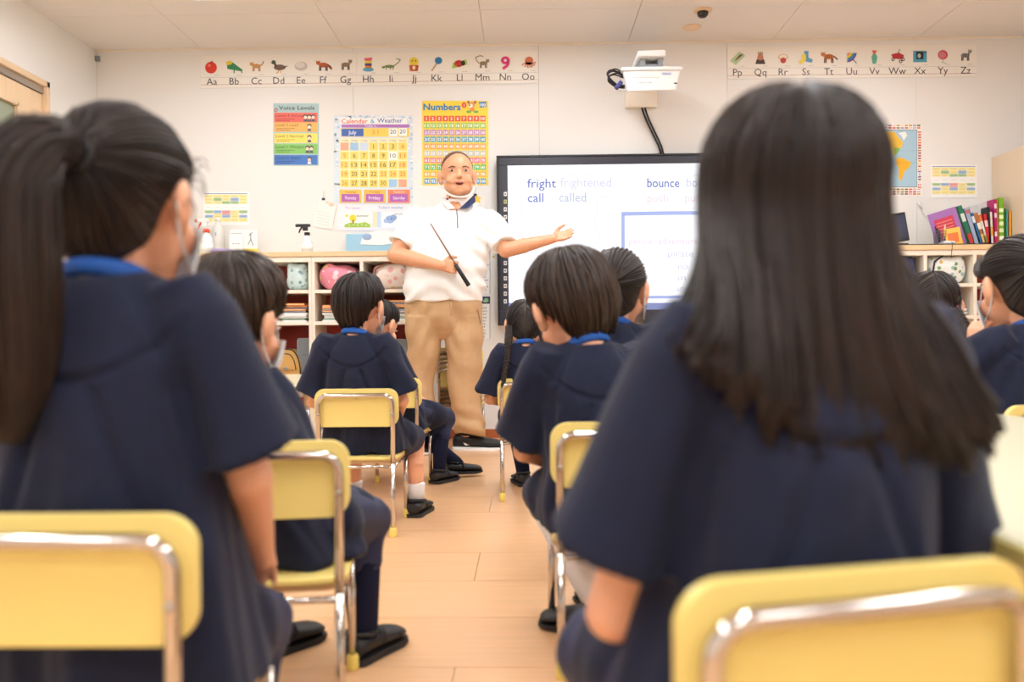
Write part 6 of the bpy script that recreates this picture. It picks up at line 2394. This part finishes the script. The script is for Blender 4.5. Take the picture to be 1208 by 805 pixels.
# ponytail girl before the display
x, y = 0.27, 2.24
chair(x, y, -6, 'yellow chair of the ponytail girl before the display')
child('girl in navy smock with a short low ponytail before the display', x, y, -8, P(728, 341, 2.40), -20, -6, 0, s=1.0, hs=1.05,
      hair=hair_tail((0.06, -0.95, -0.25), [(.005, -.03, -.01), (.01, -.045, -.05), (.014, -.045, -.10)], (.016, .024, .026, .008), seed=6, b=126, ring=M['blackp']), hmat=HAIR_BLACK, seed=15)

# girl with long hair, first row
a_ = math.radians(14)
x, y = 0.104 + .141 * math.cos(a_), .572 + .141 * math.sin(a_)
chair(x, y, 14, 'yellow chair of the girl with long straight hair')
child('girl in navy smock with long straight dark hair down her back', x, y, 9, P(930, 243, 0.785), 4, -2, 0, s=1.0, hs=.94,
      hair=hair_long((.61, .566), .145, 5, 520), hmat=HAIR_BROWN, elbows=[(-.135, .03, .41), (.15, .04, .42)], sleeve=1.08, ears=False, hem=-.12, voxel=.0045, seed=17, masked=True)

# girl with braids, right
x, y = 1.33, 2.60
chair(x, y, 6, 'yellow chair of the girl with a pink hair clip')
child('girl in navy smock with centre parting, braid and pink hair clip', x, y, 4, P(1098, 360, 2.74), -12, -10, 0, s=0.98, hs=1.02,
      hair=hair_braids(((-0.78, -0.3, -0.35), (0.55, -0.62, -0.5)), [[(-.008, -.02, -.06), (-.012, -.03, -.12)], [(.012, -.03, -.05), (.016, -.04, -.1), (.03, -.04, -.16)]], .015, .009, 5, seed=14, b=124, tie_m=mat('pink_clip', (214, 110, 140), .4)),
      hmat=HAIR_BROWN, seed=19)

# girl with ribbon, right
x, y = P(1222, 480, 2.10).x, TBY1 + 0.03
chair(x, y, 16, 'yellow chair of the girl with the navy ribbon')


def ribbon_hair(root, Mh, N, hm):
    hair_tail((0.0, -0.96, 0.1), [(.0, -.03, -.02), (.006, -.035, -.07), (.01, -.03, -.12)], (.018, .024, .022, .006), seed=8, f=70, b=126, bow=mat('navy_ribbon', (48, 62, 120), .6))(root, Mh, N, hm)
    mb = MB()
    pts = [Mh @ on_head(hdir(ph, theta_end(ph, 70, 97, 112) - .10), .008) for ph in [-1.35 + 2.7 * k / 16 for k in range(17)]]
    mb.tube(pts, [.006 + .013 * math.sin(PI * k / 16) ** .5 for k in range(17)], 10, uvs=(.6, 2))
    finish_hair(root, mb, hm, 'fringe_roll')


child('girl in navy smock with a navy ribbon bow resting her chin on her hand', x, y, 14, P(1203, 337, 2.22), 3, -8, 0, s=1.04, hs=1.16,
      hair=ribbon_hair, hmat=HAIR_BLACK, elbows=[(-.125, .14, .50), (.17, .03, .43)], wrists=[(.012, .115, .628), (.075, .185, .365)], hand=((Vector((.15, -.1, 1)), Vector((1, .1, 0)), Vector((.1, -1, .1)), .9), None), seed=21, voxel=.005)

# child half hidden at the left
x, y = P(236, 480, 4.25).x, 4.16
chair(x, y, -8, 'yellow chair of the child half hidden beyond the left table')
child('child in navy smock with dark hair half hidden beyond the left table', x, y, -10, P(229, 393, 4.34), -20, -8, 0, s=1.0, hs=1.0, hair=hair_boy(64, 97, 114, .02, 15, 200, jag=7), hmat=HAIR_BLACK, seed=23, voxel=.007)

# stacked chairs behind the teacher
zs = 0.0
for k in range(5):
    chair(P(543, 480, 5.16).x, 5.13 + 0.006 * k, 0, 'yellow chair stacked with others behind the teacher', 'chairs stacked behind the teacher', zs)
    zs += 0.027

# ------------------------------------------------------------------ the teacher
YT = 5.02


def tp(px, py, dy=0.0):
    return P(px, py, YT + dy)


froot = P(532, 528, YT)
tr = person_root('man in white polo shirt and khaki trousers pointing at the display', (froot.x, YT, 0), 0)
tO = Vector((froot.x, YT, 0))
L_ = lambda v: Vector(v) - tO
tq = lambda px, py, dy=0.0: L_(tp(px, py, dy))
HSZ = 1.30
Mh = head_matrix(tq(539.5, 205.5, -.05), 180 + 10, 0, 1.5, HSZ)
N = tq(537, 244, .0)
Sr, Er, Wr = tq(489, 259), tq(467, 301, -.06), L_(P(521, 313.5, 4.795))
Sl, El, Wl = tq(581, 263), tq(597, 295, -.10), tq(653, 281.5, -.08)
mb = MB()
head_shapes(mb, Mh, N + Vector((0, 0.01, -0.02)), True, 0.060)
mb.chain([N + Vector((0, 0, -.06)), tq(533, 290), tq(525, 350)], [.12, .12, .12])
mb.chain([N + Vector((0, .01, -.05)), Sr, Er, Er.lerp(Wr, .35), Wr], [.07, .058, .052, .05, .029])
mb.chain([N + Vector((0, .01, -.05)), Sl, El, El.lerp(Wl, .35), Wl], [.07, .058, .048, .047, .028])
hand_shapes(mb, Wr, Vector((1, 0.05, -.12)), Vector((0.1, 1, 0)), Vector((0.1, 0, 1)), 1.16, .95, .05)
hand_shapes(mb, Wl, Vector((1, 0.0, .26)), Vector((-.1, -.8, .6)), Vector((-.2, .25, 1)), 1.12, .14, .01)
aL, aR = tq(506, 519, -.02), tq(551, 515.5, .03)
kL, kR = tq(496, 447, -.02), tq(549, 447, -.01)
for h_, k_, a_ in ((tq(503, 372), kL, aL), (tq(545, 372), kR, aR)):
    mb.chain([h_, k_, a_], [.095, .07, .045])
me = remesh(mb, .0042, 7, .5, 'body')
me.materials.append(M['skin2'])
put('body', me, None, tr, smooth=True)
face_parts(tr, Mh, M['skin2'])
T = lambda p: Mh @ Vector(p)
put('mouth', MB().ellip(T((0, .0825, -.0555)), (.0165 * HSZ, .006 * HSZ, .0072 * HSZ), Mh.to_3x3().normalized(), 14, 8), mat('mouth_dark', (96, 40, 38), .5), tr, smooth=True)
put('teeth', MB().tube([T((-.011, .0855, -.0525)), T((0, .0885, -.0525)), T((.011, .0855, -.0525))], .0024, 6), M['eyew'], tr, smooth=True)
mb = MB()
hair_cap(mb, Mh, 52, 82, 112, .003, .0015, seed=31, strands=0, jag=1.5, clump=.0005, nape=0.0)
put('hair', mb, hair_mat('buzzed_hair', (74, 54, 44), (140, 104, 82), .7), tr, smooth=True)
# face shield
mb = MB()
pts = []
for u in range(15):
    a = math.radians(-75 + 150 * u / 14)
    for v in range(6):
        t_ = v / 5
        pts.append(T((math.sin(a) * (.067 + .006 * t_), .022 + math.cos(a) * (.080 + .012 * t_), -.120 + .055 * (abs(u - 7) / 7) ** 2 + .06 * t_)))
mb.grid(pts, 15, 6)
shm = mat('clear_film', (255, 255, 255), .06, trans=1.0, alpha=.16)
sh = put('chin_shield', mb, shm, tr, smooth=True)
put('shield_frame', MB().tube([T((math.sin(math.radians(-82 + 164 * u / 20)) * .068, .022 + math.cos(math.radians(-82 + 164 * u / 20)) * .082, -.120 + .055 * (abs(u - 10) / 10) ** 2)) for u in range(21)], .0045, 8, flat_=1.3), M['whitep'], sh, smooth=True)
for s in (-1, 1):
    put('shield_loop', MB().tube(bez([T((s * .068, .03, -.068)), T((s * .084, 0, -.05)), T((s * .084, -.02, .0))], 10), .002, 6), M['whitep'], sh, smooth=True)

# polo shirt
prof = [(356.5, 523, 46.5, .150), (350, 523, 47, .158), (338, 524, 48, .166), (322, 525.5, 48, .168), (305, 528, 48.5, .160), (288, 531, 49.5, .15), (273, 533.5, 50, .14), (262, 535, 49, .13), (254, 536, 43, .115), (247, 537, 33, .098), (242, 537.5, 22, .086), (237, 538, 17, .078)]
mb = MB()
rings = []
for py, pxc, hw, dp in prof:
    c = tq(pxc, py, 0)
    hw_ = hw / 201.0
    ring = []
    for j in range(32):
        an = 2 * PI * j / 32
        ca, sa = math.cos(an), math.sin(an)
        ring.append(c + Vector((math.copysign(abs(ca) ** .85, ca) * hw_, math.copysign(abs(sa) ** .9, sa) * dp, 0)))
    rings.append(ring)
mb.loft(rings)
for S0, E0, cut in ((Sr, Er, .70), (Sl, El, .86)):
    d = (E0 - S0).normalized()
    hm_ = S0.lerp(E0, cut)
    mb.tube([S0 - d * .06, S0 - d * .01, S0.lerp(hm_, .5), hm_, hm_ - d * .012, hm_ - d * .04], [.05, .070, .077, .080, .070, .05], 24)
    mb.capsule(N + Vector((0, .01, -.045)), S0, .062, .068, 16)
me = remesh(mb, .006, 6, .5, 'polo_shirt')
zh = tq(520, 356).z


def pfold(co, no):
    x, y, z = co[:, 0], co[:, 1], co[:, 2]
    cx_ = tq(528, 300).x
    d = 0.006 * smoothstep(zh + .32, zh + .1, z) * np.sin(55 * (z + .35 * np.abs(x - cx_)) + 3 * np.sin(x * 12))
    d += 0.005 * smoothstep(.12, .2, np.abs(x - cx_)) * np.sin(70 * z + 45 * x * np.sign(x - cx_))
    d += 0.002 * np.sin(x * 26 + z * 14 + 2 * np.sin(z * 20))
    return d


displace(me, pfold)
me.materials.append(M['polo'])
ps = put('polo_shirt', me, None, tr, smooth=True)
for k, (a, b, c, d) in enumerate((((523, 231), (521, 238), (529, 247), (537, 246)), ((560, 229), (561, 238), (553, 245), (541, 247)))):
    # collar leaves: white outside, navy lining on his left side
    mbc = MB()
    dy0 = (-.06, -.105, -.128, -.125)
    qs = [tq(*p, dd) for p, dd in zip((a, b, c, d), dy0)]
    i = mbc.add(qs + [q + Vector((0, .006, .0)) for q in qs])
    for f_ in ((0, 1, 2, 3), (7, 6, 5, 4), (0, 4, 5, 1), (1, 5, 6, 2), (2, 6, 7, 3), (3, 7, 4, 0)):
        mbc.face([i + j for j in f_])
    put('collar_leaf', mbc, M['polo'] if k == 0 else mat('navy_collar_lining', (46, 58, 100), .8), tr, bevel=.002)
put('collar_band', MB().tube([N + Vector((.072 * math.cos(2 * PI * k / 24), .074 * math.sin(2 * PI * k / 24) - .004, .006 + .022 * math.sin(2 * PI * k / 24))) for k in range(25)], .016, 8, flat_=1.3, up=(0, 0, 1)), M['polo'], tr, smooth=True)
put('placket_edge', MB().tube([tq(538.5, 247, -.128), tq(539.5, 256, -.148), tq(540, 269, -.16)], .0028, 6), mat('navy_piping', (70, 80, 116), .7), tr, smooth=True)
for px, py, dd in ((530.5, 233, -.115), (528, 235, -.112), (542.5, 256, -.15)):
    put('button', MB().lathe(tq(px, py, dd), [(.006, 0), (.006, .003), (.004, .004)], 12, (0, -1, 0)), mat('navy_button', (60, 66, 96), .4) if py < 250 else M['whitep'], tr, smooth=True)

# trousers
mb = MB()
rings = []
for py, pxc, hw, dp in ((352, 523, 45, .135), (362, 523, 46, .138), (374, 523, 46, .132), (386, 523.5, 43, .116), (394, 524, 34, .092), (401, 524, 20, .055)):
    c = tq(pxc, py)
    rings.append([c + Vector((math.copysign(abs(math.cos(2 * PI * j / 28)) ** .8, math.cos(2 * PI * j / 28)) * hw / 201, math.sin(2 * PI * j / 28) * dp, 0)) for j in range(28)])
mb.loft(rings)
for pts, rr in (([(501, 374), (499, 415), (496, 450), (500, 485), (505, 512), (506, 519)], [.112, .100, .080, .074, .076, .075]),
                ([(546, 374), (548, 415), (547.5, 450), (550, 480), (554, 503), (554, 512)], [.116, .110, .098, .090, .09, .084])):
    mb.tube(bez([tq(*p, (-.02 if pts[0][0] < 520 else .0)) for p in pts], 14), [float(np.interp(k / 14, np.linspace(0, 1, 6), rr)) for k in range(15)], 24)
me = remesh(mb, .006, 4, .5, 'trousers')
zc_ = tq(524, 404).z


def tfold(co, no):
    x, y, z = co[:, 0], co[:, 1], co[:, 2]
    low = smoothstep(.35, .08, z)
    d = .009 * low * np.sin(62 * z + 18 * x + 3 * np.sin(y * 20))
    d += .005 * np.sin(34 * (z + .9 * np.abs(x)) + 2 * np.sin(x * 22)) * smoothstep(zc_ - .3, zc_, z)
    d += .004 * np.sin(20 * z + 30 * x)
    return d


displace(me, tfold)
me.materials.append(M['khaki'])
put('trousers', me, None, tr, smooth=True)
put('drawstring', MB().tube([tq(532, 357, -.148), tq(532.5, 364, -.148), tq(532, 373, -.146)], .003, 6), M['khaki'], tr, smooth=True)
for s in (-1, 1):
    put('pocket_seam', MB().tube([tq(523 + s * 37, 358, -.085), tq(523 + s * 41, 368, -.07), tq(523 + s * 44, 382, -.05)], .0022, 6), mat('khaki_seam', (150, 116, 80), .8), tr, smooth=True)
o1 = shoe(tr, Vector((aR.x + .0, aR.y, .098)), math.radians(-101), .285, M['shoe'], M['wsole'], strap=False, wd=.92)
o2 = shoe(tr, Vector((aL.x, aL.y, .098)), math.radians(186), .285, M['shoe'], M['wsole'], strap=False, wd=.92)
# swoosh mark on the visible side of the shoe
S = Sheet(YT - .03)
base_y = 520
mbs = MB()
pl = [(543.5, 518.5), (549, 522.5), (556, 521), (560.5, 516.5), (561, 522), (556, 525), (549, 526)]
qs = [L_(P(a, b, YT + .03 - .042)) for a, b in pl]
i = mbs.add(qs + [q + Vector((0, .012, 0)) for q in qs])
n_ = len(qs)
mbs.face([i + k for k in range(n_)])
mbs.face([i + n_ + k for k in range(n_)][::-1])
for k in range(n_):
    mbs.face((i + k, i + n_ + k, i + n_ + (k + 1) % n_, i + (k + 1) % n_))
put('side_mark', mbs, mat('pale_side_mark', (226, 214, 206), .5), o1)

# pointer held in his right hand
pa, pb, pc = P(508, 264, 4.78), P(541, 318, 4.80), P(553, 337, 4.805)
t = thing('pointer_stick', 'thin wooden pointer with a black grip held by the teacher', 'pointer', tuple(pc))
wput('stick', MB().tube([pa, pb], [.0045, .006], 10), mat('pointer_wood', (150, 116, 100), .5), t, smooth=True)
wput('grip', MB().tube([pb - (pc - pb) * .3, pb, pc, pc + (pc - pb) * .02], [.010, .0115, .013, .011], 12), M['blackp'], t, smooth=True)
